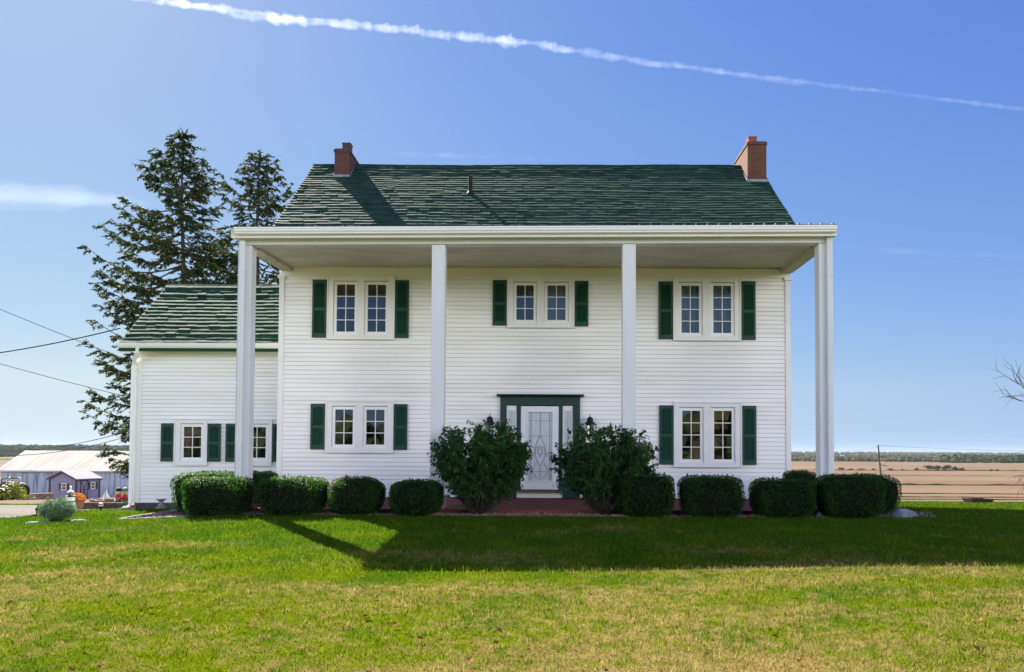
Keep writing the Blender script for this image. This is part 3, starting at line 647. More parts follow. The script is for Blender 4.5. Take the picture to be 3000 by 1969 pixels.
# rake trim
for x0, x1 in ((XL - .012, HX0 - .005), (HX1 + .005, XR + .012)):
    mb = MB(); mb.hexa([(x0, 18.1, rz(18.1) - .32), (x1, 18.1, rz(18.1) - .32), (x1, RY, RZ - .30), (x0, RY, RZ - .30), (x0, 18.1, rz(18.1) - .206), (x1, 18.1, rz(18.1) - .206), (x1, RY, RZ - .206), (x0, RY, RZ - .206)])
    mb.hexa([(x0, RY + .001, RZ - .30), (x1, RY + .001, RZ - .30), (x1, HB + .3, rz(HB + .3) - .32), (x0, HB + .3, rz(HB + .3) - .32), (x0, RY + .001, RZ - .206), (x1, RY + .001, RZ - .206), (x1, HB + .3, rz(HB + .3) - .206), (x0, HB + .3, rz(HB + .3) - .206)])
    hp(mb, 'rake_board', M['trim'])
# chimneys
def chimney(x0, x1, y0, y1, zt_, flue, mt, lab):
    mb = MB(); zb = rz(y0) - .3
    mb.box(x0, x1, y0, y1, zb, zt_ - .10); mb.box(x0 - .022, x1 + .022, y0 - .022, y1 + .022, zt_ - .10, zt_ - .03); mb.box(x0 + .01, x1 - .01, y0 + .01, y1 - .01, zt_ - .03, zt_)
    c = hp(mb, 'chimney', mt, bevel=.004); c['label'] = lab
    fx0, fx1, fy0, fy1, fz, fm = flue
    mb = MB(); mb.box(fx0, fx1, fy0, fy1, zt_ + .001, fz); mb.box(fx0 - .012, fx1 + .012, fy0 - .012, fy1 + .012, fz - .04, fz - .005); hp(mb, 'chimney_flue', fm, c, bevel=.004)
    mb = MB(); zf = rz(y0)
    mb.box(x0 - .03, x1 + .03, y0 - .03, y0 - .0245, zf - .02, zf + .05)
    for xx in (x0 - .03, x1 + .0245):
        mb.hexa([(xx, y0 - .03, zf - .05), (xx + .006, y0 - .03, zf - .05), (xx + .006, RY, RZ - .03), (xx, RY, RZ - .03), (xx, y0 - .03, zf + .05), (xx + .006, y0 - .03, zf + .05), (xx + .006, RY, RZ + .07), (xx, RY, RZ + .07)])
    hp(mb, 'chimney_flashing', M['flash'], c)
    return c
M['flue_dark'] = mat('dark_flue', (.05, .035, .035), (.10, .05, .045), rough=.8, scale=6)
M['flue_red'] = mat('clay_flue', (.26, .075, .05), (.18, .05, .04), rough=.8, scale=8)
chimney(-5.79, -5.39, 21.09, 22.08, 9.47, (-5.67, -5.45, 21.42, 21.66, 9.76, M['flue_dark']), M['brick_dark'], 'short brick chimney with dark flue at the left end of the ridge')
chimney(5.40, 5.91, 20.94, 22.35, 9.66, (5.50, 5.72, 21.2, 21.5, 9.90, M['flue_red']), M['brick_lichen'], 'taller chimney with orange lichened brick at the right end of the ridge')
mb = MB(); mb.lathe([(.10, 7.86), (.10, 7.93), (.062, 7.99), (.055, 8.0), (.052, 8.38), (.046, 8.38)], (-2.0, 20.16, 0), 12); hp(mb, 'vent_pipe', M['black'])

# wing
GY, GX0 = 20.3, -10.6
mb = MB(); wh = [(a, b, z0, z1) for c, s_, z0, z1, n_, nm in WWIN for a, b in s_]
siding(mb, GX0 + .02, HX0, GY, -.12, 3.80, .1025, wh, 9); siding(mb, GY, 25, GX0, -.3, 4.0, .104, (), 10, -1, 'y')
mb.add([(GX0, GY, 4.0), (GX0, 24.6, 4.0), (GX0, 22.42, 5.9)], [(0, 1, 2), (2, 1, 0)]); mb.box(GX0, HX0, 24.7, 24.75, -.6, 4.2)
hp(mb, 'wing_wall', M['siding'])
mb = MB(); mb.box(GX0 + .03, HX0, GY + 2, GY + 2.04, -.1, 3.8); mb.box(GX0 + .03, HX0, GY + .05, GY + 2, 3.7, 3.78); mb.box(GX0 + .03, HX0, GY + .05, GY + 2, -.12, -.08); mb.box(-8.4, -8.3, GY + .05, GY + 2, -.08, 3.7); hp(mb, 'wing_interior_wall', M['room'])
mb = MB(); mb.box(GX0 + .01, HX0, GY + .01, GY + .3, -1.0, -.115); mb.box(GX0 + .01, GX0 + .2, GY + .3, 24.7, -1.2, -.115); mb.box(HX0 + .01, HX1 - .01, HY + .005, HY + .2, -.4, Z0); hp(mb, 'foundation', M['found'])
mb = MB(); mb.box(GX0 - .02, GX0 + .12, GY - .035, GY + .08, -.12, 3.62); hp(mb, 'corner_board', M['trim'], bevel=.004)
mb = MB(); mb.box(GX0 - .02, HX0, GY - .025, GY - .002, 3.68, 3.83); hp(mb, 'wing_frieze', M['trim'], bevel=.003)
for W_ in WWIN: window(W_, GY, house)
for a, b in ((-9.94, -9.605), (-8.735, -8.40), (-8.27, -7.945), (-7.065, -6.74)): shutter(a, b, .95, 1.93, GY)
roof('wing_roof', -10.90, HX0, 19.93, 3.955, .815, 22.40, .20, .028, .040, 8, .014, .03, M['shingle_wing'], 25.1)
mb = MB(); mb.box(GX0 - .28, HX0, 20.0, GY, 3.80, 3.84); hp(mb, 'wing_soffit', M['trim'])
for (xe0, xe1) in ((-10.91, -10.62),):
    mb = MB(); mb.hexa([(xe0, 19.95, 3.70), (xe1, 19.95, 3.70), (xe1, 22.40, 5.70), (xe0, 22.40, 5.70), (xe0, 19.95, 3.765), (xe1, 19.95, 3.765), (xe1, 22.40, 5.77), (xe0, 22.40, 5.77)]); hp(mb, 'rake_board', M['trim'])
prof = [(19.98, 3.84), (19.91, 3.84), (19.89, 3.86), (19.868, 3.90), (19.86, 3.935), (19.85, 3.94), (19.85, 3.965), (19.865, 3.965), (19.87, 3.945), (19.965, 3.85), (19.97, 3.95), (19.98, 3.95)]
mb = MB(); mb.prism(prof, lambda p: (-10.93, p[0], p[1]), lambda p: (HX0 - .01, p[0], p[1])); hp(mb, 'wing_gutter', M['vinyl'])
mb = MB(); mb.tube([(-10.42, 19.93, 3.85), (-10.44, 19.95, 3.74), (-10.66, 20.22, 3.50), (-10.67, 20.25, 3.40)], .05, 8); mb.box(-10.72, -10.625, 20.20, 20.27, -.12, 3.42); mb.tube([(-10.67, 20.23, -.10), (-10.67, 20.18, -.2), (-10.70, 20.0, -.27)], .045, 8); hp(mb, 'downspout', M['vinyl'])

# ------------------------------------------------------------------ foliage helpers
def leaf_quads(Pt, N, size, aspect=.5, jit=.6, droop=0.):
    """diamond leaves at points Pt, roughly facing N"""
    n = len(Pt); N = N + RG.normal(0, jit, (n, 3)); N /= np.linalg.norm(N, axis=1)[:, None] + 1e-9
    t = RG.normal(0, 1, (n, 3)); t[:, 2] -= droop; t -= N * (t * N).sum(1)[:, None]; t /= np.linalg.norm(t, axis=1)[:, None] + 1e-9
    b = np.cross(N, t); s_ = (size * RG.uniform(.6, 1.3, n))[:, None]
    fold = N * s_ * .18
    V = np.stack([Pt - t * s_, Pt + b * s_ * aspect + fold, Pt + t * s_, Pt - b * s_ * aspect + fold], 1).reshape(-1, 3)
    return V
def quads(k): return np.arange(4 * k).reshape(-1, 4)
def tris_mesh(name, mb, leafV, mats, leaf_mi=1):
    """mesh from a MB of quads/ngons plus leaf quads"""
    nv = len(mb.v); vs = mb.v + [tuple(v) for v in leafV]; k = len(leafV) // 4
    me = bpy.data.meshes.new(name); me.from_pydata(vs, [], mb.f + [(nv + 4 * i, nv + 4 * i + 1, nv + 4 * i + 2, nv + 4 * i + 3) for i in range(k)])
    me.polygons.foreach_set('material_index', mb.m + [leaf_mi] * k); me.update(); return me

M['box_leaf'] = mat('boxwood_leaf', (.011, .038, .006), (.023, .066, .008), rough=.42, spec=.2, scale=4, rand=.5, transl=.5, tint=(2.6, 3.0, .6))
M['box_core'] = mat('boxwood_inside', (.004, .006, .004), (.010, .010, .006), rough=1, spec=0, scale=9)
M['shrub_leaf'] = mat('shrub_leaf', (.020, .068, .016), (.036, .105, .020), rough=.5, spec=.2, scale=5, rand=.5, transl=.3, tint=(1.3, 1.5, .5))
M['red_leaf'] = mat('bronzed_leaf', (.16, .06, .02), (.10, .07, .02), rough=.4, scale=5, rand=.4, transl=.3)

# clipped hedges: superellipsoid shells of small leaves round a dark core
def hedge(label, x0, x1, y, h, depth, seed, n=12500, redpatch=False, group='clipped boxwood hedges round the porch', ex=5.2):
    r = np.random.default_rng(seed); w = (x1 - x0) / 2; xc = (x0 + x1) / 2; zb = gzf(xc, y)
    d = depth / 2
    def shape(u):                                     # unit directions -> surface point, flat base, slightly narrower foot
        e = ex; k = (np.abs(u[:, 0]) ** e + np.abs(u[:, 1]) ** e + np.abs(u[:, 2]) ** e) ** (-1 / e)
        p = u * k[:, None]; lump = 1 + .022 * np.sin(u[:, 0] * 5 + seed) * np.sin(u[:, 2] * 4 + seed * 2) + .03 * np.sin(u[:, 1] * 6 + seed * 3) + .02 * np.sin(u[:, 0] * 11 + seed) * np.cos(u[:, 2] * 9)
        p = p * lump[:, None]
        foot = 1 - .16 * np.clip(-p[:, 2], 0, 1) ** 2
        return np.stack([p[:, 0] * w * foot, p[:, 1] * d * foot, (p[:, 2] * .5 + .5) * h], -1)
    u = r.normal(0, 1, (n, 3)); u /= np.linalg.norm(u, axis=1)[:, None]
    # sample evenly over the box-like body
    face = r.integers(0, 6, n); q = r.uniform(-1, 1, (n, 3)); q[np.arange(n), face // 2] = np.where(face % 2, 1, -1); u = q / np.linalg.norm(q, axis=1)[:, None]
    p = shape(u); nrm = np.sign(u) * np.abs(u) ** (ex - 1) / np.array([w, d, h / 2]); nrm /= np.linalg.norm(nrm, axis=1)[:, None]
    p = p - nrm * (r.random(n) ** 2 * .09 - .006)[:, None]
    sp_ = r.random(n) < .012; p[sp_] += np.array([0, 0, 1]) * r.uniform(.01, .07, (sp_.sum(), 1)) * (p[sp_, 2:3] > .7 * h)
    V = leaf_quads(p, nrm + np.array([0, 0, .45]), np.full(n, .0165), .55, .8)
    # sprigs sticking out of the top
    mb = MB()
    for _ in range(26):
        a = r.uniform(-1, 1, 2); b = shape(np.array([[a[0] * .8, a[1] * .8, 1]]) / np.linalg.norm([a[0] * .8, a[1] * .8, 1]))[0]
        tip = b + np.array([r.normal(0, .02), r.normal(0, .02), r.uniform(.015, .055)])
        mb.tube([b - np.array([0, 0, .06]), tip], [.003, .0015], 3, 0)
        k = r.integers(4, 8); pp = b + (tip - b) * r.random((k, 1)); V = np.concatenate([V, leaf_quads(pp, np.tile([0, 0, 1.], (k, 1)) + r.normal(0, .5, (k, 3)), np.full(k, .019), .5, .6)])
    k1, k2 = 12, 9; vs = []
    for i in range(k2 + 1):
        th = math.pi * i / k2
        for j in range(k1):
            ph = 2 * math.pi * j / k1; vs.append((math.sin(th) * math.cos(ph), math.sin(th) * math.sin(ph), math.cos(th)))
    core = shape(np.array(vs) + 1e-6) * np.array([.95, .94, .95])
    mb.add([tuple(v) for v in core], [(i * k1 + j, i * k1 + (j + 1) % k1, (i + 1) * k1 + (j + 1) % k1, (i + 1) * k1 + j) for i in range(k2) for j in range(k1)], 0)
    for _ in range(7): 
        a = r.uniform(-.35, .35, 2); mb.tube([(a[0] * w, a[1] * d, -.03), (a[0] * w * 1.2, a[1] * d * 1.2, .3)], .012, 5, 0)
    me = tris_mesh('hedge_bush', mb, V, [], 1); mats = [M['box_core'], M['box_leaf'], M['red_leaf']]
    if redpatch:
        mi = np.empty(len(me.polygons), np.int32); me.polygons.foreach_get('material_index', mi)
        cs = np.empty(len(me.polygons) * 3, np.float32); me.polygons.foreach_get('center', cs); cs = cs.reshape(-1, 3)
        for cx, cy, cz, rad in redpatch: mi[(mi == 1) & (np.linalg.norm(cs - np.array([cx, cy, cz]), axis=1) < rad) & (r.random(len(mi)) < .5)] = 2
        me.polygons.foreach_set('material_index', mi)
    return tag(link('hedge_bush', me, mats, None, (xc, y, zb)), label, 'bush', group)
def bx(px0, px1, y): return at(px0, 1400, y).x, at(px1, 1400, y).x
def hd(label, a, b, top, y, depth, seed, **k):
    x0, x1 = bx(a, b, y - depth * .35); zt_ = at((a + b) / 2, top, y - depth * .3).z
    return hedge(label, x0 + .02, x1 - .02, y, zt_ - gzf((x0 + x1) / 2, y) - .03, depth, seed, **k)
D_ = 1.2605
hd('sunlit clipped boxwood bush behind the front one left of the porch', 500, 690, 1381, 16.3, 1.25, 31, n=15000)
hd('clipped boxwood bush with sunlit orange-tinged top in front of the leftmost column', 526, 714, 1396, 15.22, 1.05, 1, redpatch=[(-.25, -.1, .8, .22)])
hd('dark boxwood bush behind the leftmost column, partly hidden by it', 690, 792, 1380, 17.2, 1.0, 32, n=10000)
hd('wide clipped boxwood bush just right of the leftmost column', 746, 939, 1396, 15.25, 1.05, 2)
hd('rounded boxwood bush with pinkish leaves on its sunlit left edge', 951, 1118, 1395, 15.3, 1.05, 3, redpatch=[(-.45, -.15, .55, .2), (0, -.2, .8, .18)], ex=3.0)
hd('dark boxwood bush at the foot of the second column from the left', 1134, 1290, 1405, 15.3, 1.0, 4, ex=4.2)
hd('dark boxwood bush at the foot of the third column beside the right shrub', 1811, 1983, 1387, 15.3, 1.05, 5)
hd('dark boxwood bush under the right ground-floor window, left one of two', 2002, 2184, 1392, 15.3, 1.05, 6)
hd('dark boxwood bush just left of the rightmost column', 2216, 2401, 1401, 15.3, 1.05, 7)
hd('dark boxwood bush behind the gap between house wall and rightmost column', 2318, 2400, 1379, 17.3, 1.0, 8, n=10000)
hd('wide dark boxwood bush right of the rightmost column, nearest the boulder', 2410, 2605, 1390, 15.25, 1.05, 9)
hd('dark boxwood bush at the far right end behind the wide one', 2440, 2640, 1389, 16.4, 1.1, 10)

# the two tall loose shrubs flanking the door
def shrub(label, xc, y, w, h, seed):
    r = np.random.default_rng(seed); root = tag(empty('shrub', (xc, y, gzf(xc, y))), label, 'shrub', 'tall shrubs flanking the front door')
    mb = MB(); Lp, Ln = [], []
    for k in range(88):
        a = r.uniform(0, 2 * math.pi); lean = r.random() ** .5 * 1.05; L = h * (1.0 if lean < .7 else .86) * r.uniform(.78, 1.02)
        pts = []; m_ = 7
        ex_ = lean * w * .5 * r.uniform(.85, 1.05)
        for i in range(m_):
            t = i / (m_ - 1); rad = ex_ * (t ** .75) * (1 - .10 * max(0, t - .75) / .25); z = L * (t ** (1.0 + lean * .25)) * (.93 if lean > .8 else 1)
            pts.append(np.array([math.cos(a + .25 * t) * rad + .05 * math.cos(a) + r.normal(0, .012), math.sin(a + .25 * t) * rad * .82 + .05 * math.sin(a) + r.normal(0, .012), z]))
        mb.tube(pts, [.013 * (1 - .75 * i / (m_ - 1)) for i in range(m_)], 4, 0, cap=False)
        for i in range(2, m_):
            for _ in range(3):
                t = r.random(); p = pts[i - 1] * (1 - t) + pts[i] * t; L2 = r.uniform(.12, .32); dr = np.array([p[0] * 1.2 + r.normal(0, .5), p[1] * 1.2 + r.normal(0, .5), .45 + r.normal(0, .3)]); dr /= np.linalg.norm(dr)
                q = p + dr * L2; mb.tube([p, (p + q) / 2 + r.normal(0, .012, 3), q], [.005, .004, .002], 3, 0, cap=False)
                dens = 20 if p[2] > .46 * h else (17 if p[2] > .30 * h else (9 if p[2] > .17 * h else 0))
                if np.hypot(p[0] / (w / 2), p[1] / (w / 2)) > .62: dens += 5
                if p[2] < .20 * h: dens = min(dens, 4)
                for _ in range(dens):
                    tt = r.uniform(.2, 1.05); c = p + (q - p) * tt + r.normal(0, .025, 3); Lp.append(c); Ln.append([dr[0] * .4, dr[1] * .4, .8])
    for _ in range(26):   # top shoots
        a = r.uniform(0, 6.28); rr = r.random() ** .5 * w * .46; b = np.array([math.cos(a) * rr, math.sin(a) * rr * .8, h * r.uniform(.9, .97)]); q = b + np.array([r.normal(0, .03), r.normal(0, .03), r.uniform(.03, .10)])
        mb.tube([b - np.array([0, 0, .15]), q], [.004, .002], 3, 0, cap=False)
        for _ in range(9): Lp.append(b + (q - b) * r.uniform(-.3, 1) + r.normal(0, .02, 3)); Ln.append([0, 0, 1.])
    mb.build('stem', M['stem'], root)
    Lp = np.array(Lp); V = leaf_quads(Lp, np.array(Ln), np.full(len(Lp), .044), .42, .6, droop=.9)
    link('foliage', npmesh('foliage', V, quads(len(Lp)), 4), M['shrub_leaf'], root)
x0, x1 = bx(1268, 1541, 15.4); shrub('tall loose leafy shrub left of the front door', (x0 + x1) / 2, 15.5, x1 - x0, 1.74, 21)
x0, x1 = bx(1634, 1910, 15.4); shrub('tall loose leafy shrub right of the front door', (x0 + x1) / 2, 15.5, x1 - x0, 1.70, 22)

# ------------------------------------------------------------------ spruces behind the wing
M['needles'] = mat('spruce_needles', (.022, .052, .018), (.070, .086, .022), rough=.7, spec=.12, scale=.9, rand=.6, transl=.3, tint=(1.3, 1.2, .5))
def spruce(label, x, y, H, prof, seed, lean=.0, nwh=50, spray=.165, sc=1.25):
    r = np.random.default_rng(seed); zb = gzf(x, y); root = tag(empty('spruce_tree', (x, y, zb)), label, 'spruce tree', 'spruces behind the wing')
    mb = MB(); k = 14
    axis = lambda z: np.array([lean * (1 - z / H) * 1.0 + .05 * math.sin(z * .8), .04 * math.sin(z * .6), z])
    mb.tube([axis(H * i / k) for i in range(k + 1)], [.20 * (1 - i / k) ** .9 + .015 for i in range(k + 1)], 8, 0)
    P, N, T = [], [], []
    for wv in range(nwh):
        t = (wv + r.uniform(.1, .9)) / nwh; z = H * (.075 + .915 * t)
        Lr, Ll = (q * sc for q in prof(1 - z / H)); nb = int(r.integers(5, 8)); a0 = r.uniform(0, 6.28)
        for b in range(nb):
            a = a0 + 6.283 * b / nb + r.normal(0, .25); side = .5 + .5 * math.cos(a); L = (Lr * side + Ll * (1 - side)) * r.uniform(.55, 1.12)
            if r.random() < .10: L *= .4
            up = .30 if z > .8 * H else (.02 if z > .45 * H else -.10); m_ = 6; o = axis(z); d = np.array([math.cos(a), math.sin(a), 0]); pts = []
            sag = r.uniform(.08, .22)
            for i in range(m_ + 1):
                s_ = i / m_; pts.append(o + d * L * s_ + np.array([0, 0, L * (up * s_ - sag * math.sin(s_ * 2.6) + .16 * s_ ** 3)]) + r.normal(0, .015, 3))
            mb.tube(pts, [.030 * (L / 3 + .25) * (1 - .85 * i / m_) + .004 for i in range(m_ + 1)], 4, 0, cap=False)
            nbr = max(4, int(L * 7.4))
            for c in range(nbr):
                s_ = r.uniform(.22, 1.0) ** .8; i = min(int(s_ * m_), m_ - 1); f_ = s_ * m_ - i; p = pts[i] * (1 - f_) + pts[i + 1] * f_
                sd = 1 if c % 2 else -1; l2 = (.40 + .14 * L * (1 - s_)) * r.uniform(.5, 1.15); dd = d * r.uniform(.35, .8) + np.array([-d[1], d[0], 0]) * sd * r.uniform(.3, .9) + np.array([0, 0, r.uniform(-.55, .12)]); dd /= np.linalg.norm(dd)
                m2 = int(9 + l2 * 34)
                mb.tube([p, p + dd * l2], [.006, .003], 3, 0, cap=False)
                for e in range(m2):
                    q = p + dd * l2 * (e + r.random()) / m2 + r.normal(0, .027, 3); P.append(q); T.append(dd + r.normal(0, .45, 3) + np.array([0, 0, -.10])); N.append(np.array([0, 0, 1.]) + r.normal(0, .7, 3))
    for e in range(60):
        q = axis(H * (1 - .05 * r.random())) + r.normal(0, .06, 3); P.append(q); T.append(np.array([0, 0, 1]) + r.normal(0, .6, 3)); N.append(r.normal(0, 1, 3))
    P, N, T = np.array(P), np.array(N), np.array(T); T /= np.linalg.norm(T, axis=1)[:, None]; N -= T * (N * T).sum(1)[:, None]; N /= np.linalg.norm(N, axis=1)[:, None] + 1e-9
    B = np.cross(N, T); s_ = (spray * r.uniform(.55, 1.2, len(P)))[:, None]
    V = np.stack([P - T * s_ * .3, P + B * s_ * .19 + T * s_ * .15, P + T * s_ * .75, P - B * s_ * .19 + T * s_ * .1], 1).reshape(-1, 3)
    mb.build('trunk', M['bark'], root, smooth=True)
    link('crown', npmesh('crown', V, quads(len(P)), 4), M['needles'], root)
def prof1(u):      # u = 0 at the top .. 1 at the ground: reach to the right, to the left
    rr = np.interp(u, [0, .06, .18, .30, .45, .60, .78, .92, 1], [.06, .60, 1.5, 1.8, 2.0, 2.2, 2.3, 2.1, 1.9])
    ll = np.interp(u, [0, .06, .18, .30, .38, .5, .62, .74, .85, .95, 1], [.06, .80, 1.7, 2.5, 3.0, 2.85, 3.15, 3.1, 2.6, 2.7, 2.4]); return rr, ll
def prof2(u):
    a = np.interp(u, [0, .07, .16, .28, .5, .8, 1], [.06, .85, 1.6, 2.0, 2.4, 2.8, 2.8]); return a, a * .95
p = at(515, 1330, 35.0); q = at(497, 386, 35.0); spruce('tall spruce with wide ragged left side, left of two', p.x, 35.0, q.z - gzf(p.x, 35), prof1, 41, lean=.36)
p = at(744, 1330, 37.5); q = at(744, 440, 37.5); spruce('narrower spruce rising behind the porch corner, right of two', p.x, 37.5, q.z - gzf(p.x, 37.5), prof2, 42, nwh=42)

# ------------------------------------------------------------------ barn, shed and yard things at the left
M['barn_wall'] = mat('weathered_blue_white_boards', (.38, .43, .52), (.09, .11, .16), rough=.9, spec=.1, scale=.9, detail=9, lo=.47, hi=.70, bump=.3, bscale=6, stretch=(3.5, 3.5, .35))
M['barn_roof'] = mat('pale_barn_roof_metal', (.43, .405, .35), (.35, .325, .275), rough=.85, spec=.05, scale=.35, detail=6, lo=.4, hi=.7, stretch=(1.2, .4, .4))
M['barn_trim'] = mat('grey_barn_trim', (.42, .42, .40), rough=.8)
BY, BX0, BX1 = 90.0, -62.4, -30.0
bz = gzf(-50, BY); ez, rzb, BR = -1.10, 1.02, 94.6
barn = tag(empty('barn', (0, BY, 0)), 'long weathered barn with peeling pale blue boards and a pale metal roof', 'barn')
def bp_(mb, name, m, par=None, **k):
    mb.v = [(x, y - BY, z) for x, y, z in mb.v]; return mb.build(name, m, par or barn, **k)
mb = MB(); x = BX0
while x < BX1:
    w_ = R.uniform(.22, .32); d = R.uniform(0, .03); mb.box(x, min(x + w_ - .012, BX1), BY - d, BY + .06, bz - .6 + R.uniform(0, .2), ez - .02); x += w_
mb.box(BX0, BX1, BY + .06, BY + .12, bz - 1, ez - .03); mb.box(BX0, BX1, BR + 4.5, BR + 4.6, bz - 1, ez)
for X in (BX0, BX1): mb.add([(X, BY, bz - 1), (X, BR + 4.6, bz - 1), (X, BR + 4.6, ez), (X, BR, rzb), (X, BY, ez)], [(0, 1, 2, 3, 4), (4, 3, 2, 1, 0)])
bp_(mb, 'wall', M['barn_wall'])
mb = MB(); n_ = 60; sl_ = (rzb - ez) / (BR - BY)
for i in range(n_):
    a = BX0 - .35 + (BX1 - BX0 + .7) * i / n_; b = BX0 - .35 + (BX1 - BX0 + .7) * (i + 1) / n_; o = R.uniform(0, .025)
    mb.hexa([(a, BY - .35, ez - .16), (b - .02, BY - .35, ez - .16), (b - .02, BR, rzb), (a, BR, rzb), (a, BY - .35, ez - .10 + o), (b - .02, BY - .35, ez - .10 + o), (b - .02, BR, rzb + .06 + o), (a, BR, rzb + .06 + o)])
    mb.hexa([(a, BR + .001, rzb), (b - .02, BR + .001, rzb), (b - .02, BR + 5, ez - .2), (a, BR + 5, ez - .2), (a, BR + .001, rzb + .06 + o), (b - .02, BR + .001, rzb + .06 + o), (b - .02, BR + 5, ez - .14 + o), (a, BR + 5, ez - .14 + o)])
bp_(mb, 'roof', M['barn_roof'])
mb = MB(); mb.box(BX0 - .3, BX1 + .3, BY - .37, BY - .352, ez - .26, ez - .09); bp_(mb, 'fascia', M['barn_trim'])
mb = MB(); dx0, dx1 = at(322, 1400, BY).x, at(388, 1400, BY).x
for x in (dx0, (dx0 + dx1) / 2): 
    mb.box(x, x + (dx1 - dx0) / 2 - .05, BY - .09, BY - .035, bz - .3, ez - .35)
mb.box(dx0 - .6, dx1 + .4, BY - .11, BY - .035, ez - .34, ez - .24); bp_(mb, 'sliding_door', M['barn_wall'])

M['shed_wall'] = mat('lavender_shed_siding', (.26, .235, .34), (.22, .20, .30), rough=.7, scale=3)
M['shed_trim'] = mat('dark_purple_trim', (.045, .030, .055), rough=.6)
M['shed_roof'] = mat('grey_shed_shingle', (.30, .29, .30), (.24, .23, .25), rough=.9, scale=4)
M['white'] = mat('white_paint', (.80, .79, .77), rough=.5)
pm = Vector((-42.4, 71.0, 0)); sa = math.radians(16.5); w_, L_ = 3.05, 2.5
sz_ = gzf(-42, 72) - .02; hw = 1.88
shed = tag(empty('garden_shed', (pm.x, pm.y, sz_), math.pi - sa + math.pi), 'small lavender garden shed with grey roof and dark purple shutters in front of the barn', 'shed')
# local axes: x from the near corner along the right-hand wall is local +y ; gable wall runs along local -x
mb = MB(); mb.box(-w_, 0, 0, L_, -.3, hw); mb.add([(-w_, 0, hw), (0, 0, hw), (-w_ / 2, 0, hw + .62), (-w_, L_, hw), (0, L_, hw), (-w_ / 2, L_, hw + .62)], [(0, 1, 2), (4, 3, 5)]); mb.build('wall', M['shed_wall'], shed)
mb = MB()
for s_ in (-1, 1):
    xo = -w_ / 2 + s_ * (w_ / 2 + .22); zo = hw - .62 / (w_ / 2) * .22
    q = [(-w_ / 2, -.2, hw + .66), (xo, -.2, zo + .03), (xo, L_ + .2, zo + .03), (-w_ / 2, L_ + .2, hw + .66)]
    q2 = [(a, b, c + .07) for a, b, c in q]; mb.hexa(q + q2 if s_ < 0 else q[::-1] + q2[::-1])
mb.build('roof', M['shed_roof'], shed)
mb = MB()
for s_ in (-1, 1):
    xo = -w_ / 2 + s_ * (w_ / 2 + .22); zo = hw - .62 / (w_ / 2) * .22
    q = [(-w_ / 2, -.235, hw + .56), (xo, -.235, zo - .07), (xo, -.205, zo - .07), (-w_ / 2, -.205, hw + .56)]; q2 = [(a, b, c + .15) for a, b, c in q]; mb.hexa(q + q2)
mb.box(.19, .225, -.2, L_ + .2, hw - .16, hw - .07)
for (x, y) in ((-w_, 0), (0, 0), (0, L_)): mb.box(x - .06, x + .06, y - .06, y + .06, -.3, hw - .02)
mb.build('trim', M['shed_trim'], shed)
def shedwin(par, cx, zc, w, h, side):
    M4 = Matrix.Identity(4) if side == 'gable' else Matrix.Rotation(math.pi / 2, 4, 'Z')
    mb = MB(); T_ = (M4 @ Vector((cx, 0, 0)) if side == 'gable' else Vector((0, cx, 0)))
    def B(a, b, c, d, e, f): mb.box(a, b, c, d, e, f, 0, Matrix.Translation(T_) @ M4)
    B(-w / 2, w / 2, -.05, -.01, zc - h / 2, zc - h / 2 + .06); B(-w / 2, w / 2, -.05, -.01, zc + h / 2 - .06, zc + h / 2); B(-w / 2, -w / 2 + .06, -.049, -.01, zc - h / 2, zc + h / 2); B(w / 2 - .06, w / 2, -.049, -.01, zc - h / 2, zc + h / 2); B(-w / 2, w / 2, -.04, -.012, zc - .02, zc + .02)
    o = mb.build('window', M['white'], par)
    mb = MB(); B(-w / 2 + .05, w / 2 - .05, -.03, -.02, zc - h / 2 + .05, zc + h / 2 - .05); mb.build('pane', M['glass_dark'], o)
    for s_ in (-1, 1):
        mb = MB(); B(s_ * (w / 2 + .15) - .12, s_ * (w / 2 + .15) + .12, -.05, -.005, zc - h / 2, zc + h / 2); mb.build('shutter', M['shed_trim'], par)
M['glass_dark'] = mat('dark_window_glass', (.10, .12, .14), rough=.1, spec=.8)
shedwin(shed, -1.38, 1.15, .62, .62, 'gable'); shedwin(shed, 1.78, 1.22, .50, .66, 'side')
mb = MB(); mb.box(.01, .05, .42, 1.22, .02, 1.72)
dr_ = mb.build('door', M['shed_wall'], shed)
mb = MB(); mb.box(.051, .075, .40, .48, .02, 1.74); mb.box(.051, .075, 1.16, 1.24, .02, 1.74); mb.box(.051, .075, .48, 1.16, 1.66, 1.74); mb.box(.051, .075, .48, 1.16, .86, .93)
for a, b in ((.48, 1.16), (1.16, .48)): 
    for z0, z1 in ((.02, .86), (.93, 1.66)):
        m_ = .82; mb.hexa([(.051, a, z0 if z0 < .5 else z1), (.051, a + .07 * (1 if b > a else -1), z0 if z0 < .5 else z1), (.07, a + .07 * (1 if b > a else -1), z0 if z0 < .5 else z1), (.07, a, z0 if z0 < .5 else z1), (.051, m_ - .035, z1 if z0 < .5 else z0), (.051, m_ + .035, z1 if z0 < .5 else z0), (.07, m_ + .035, z1 if z0 < .5 else z0), (.07, m_ - .035, z1 if z0 < .5 else z0)])
mb.build('door_trim', M['shed_trim'], dr_)
mb = MB(); mb.box(.02, .8, .2, 1.4, -.25, .0); mb.build('ramp', M['white'], shed)

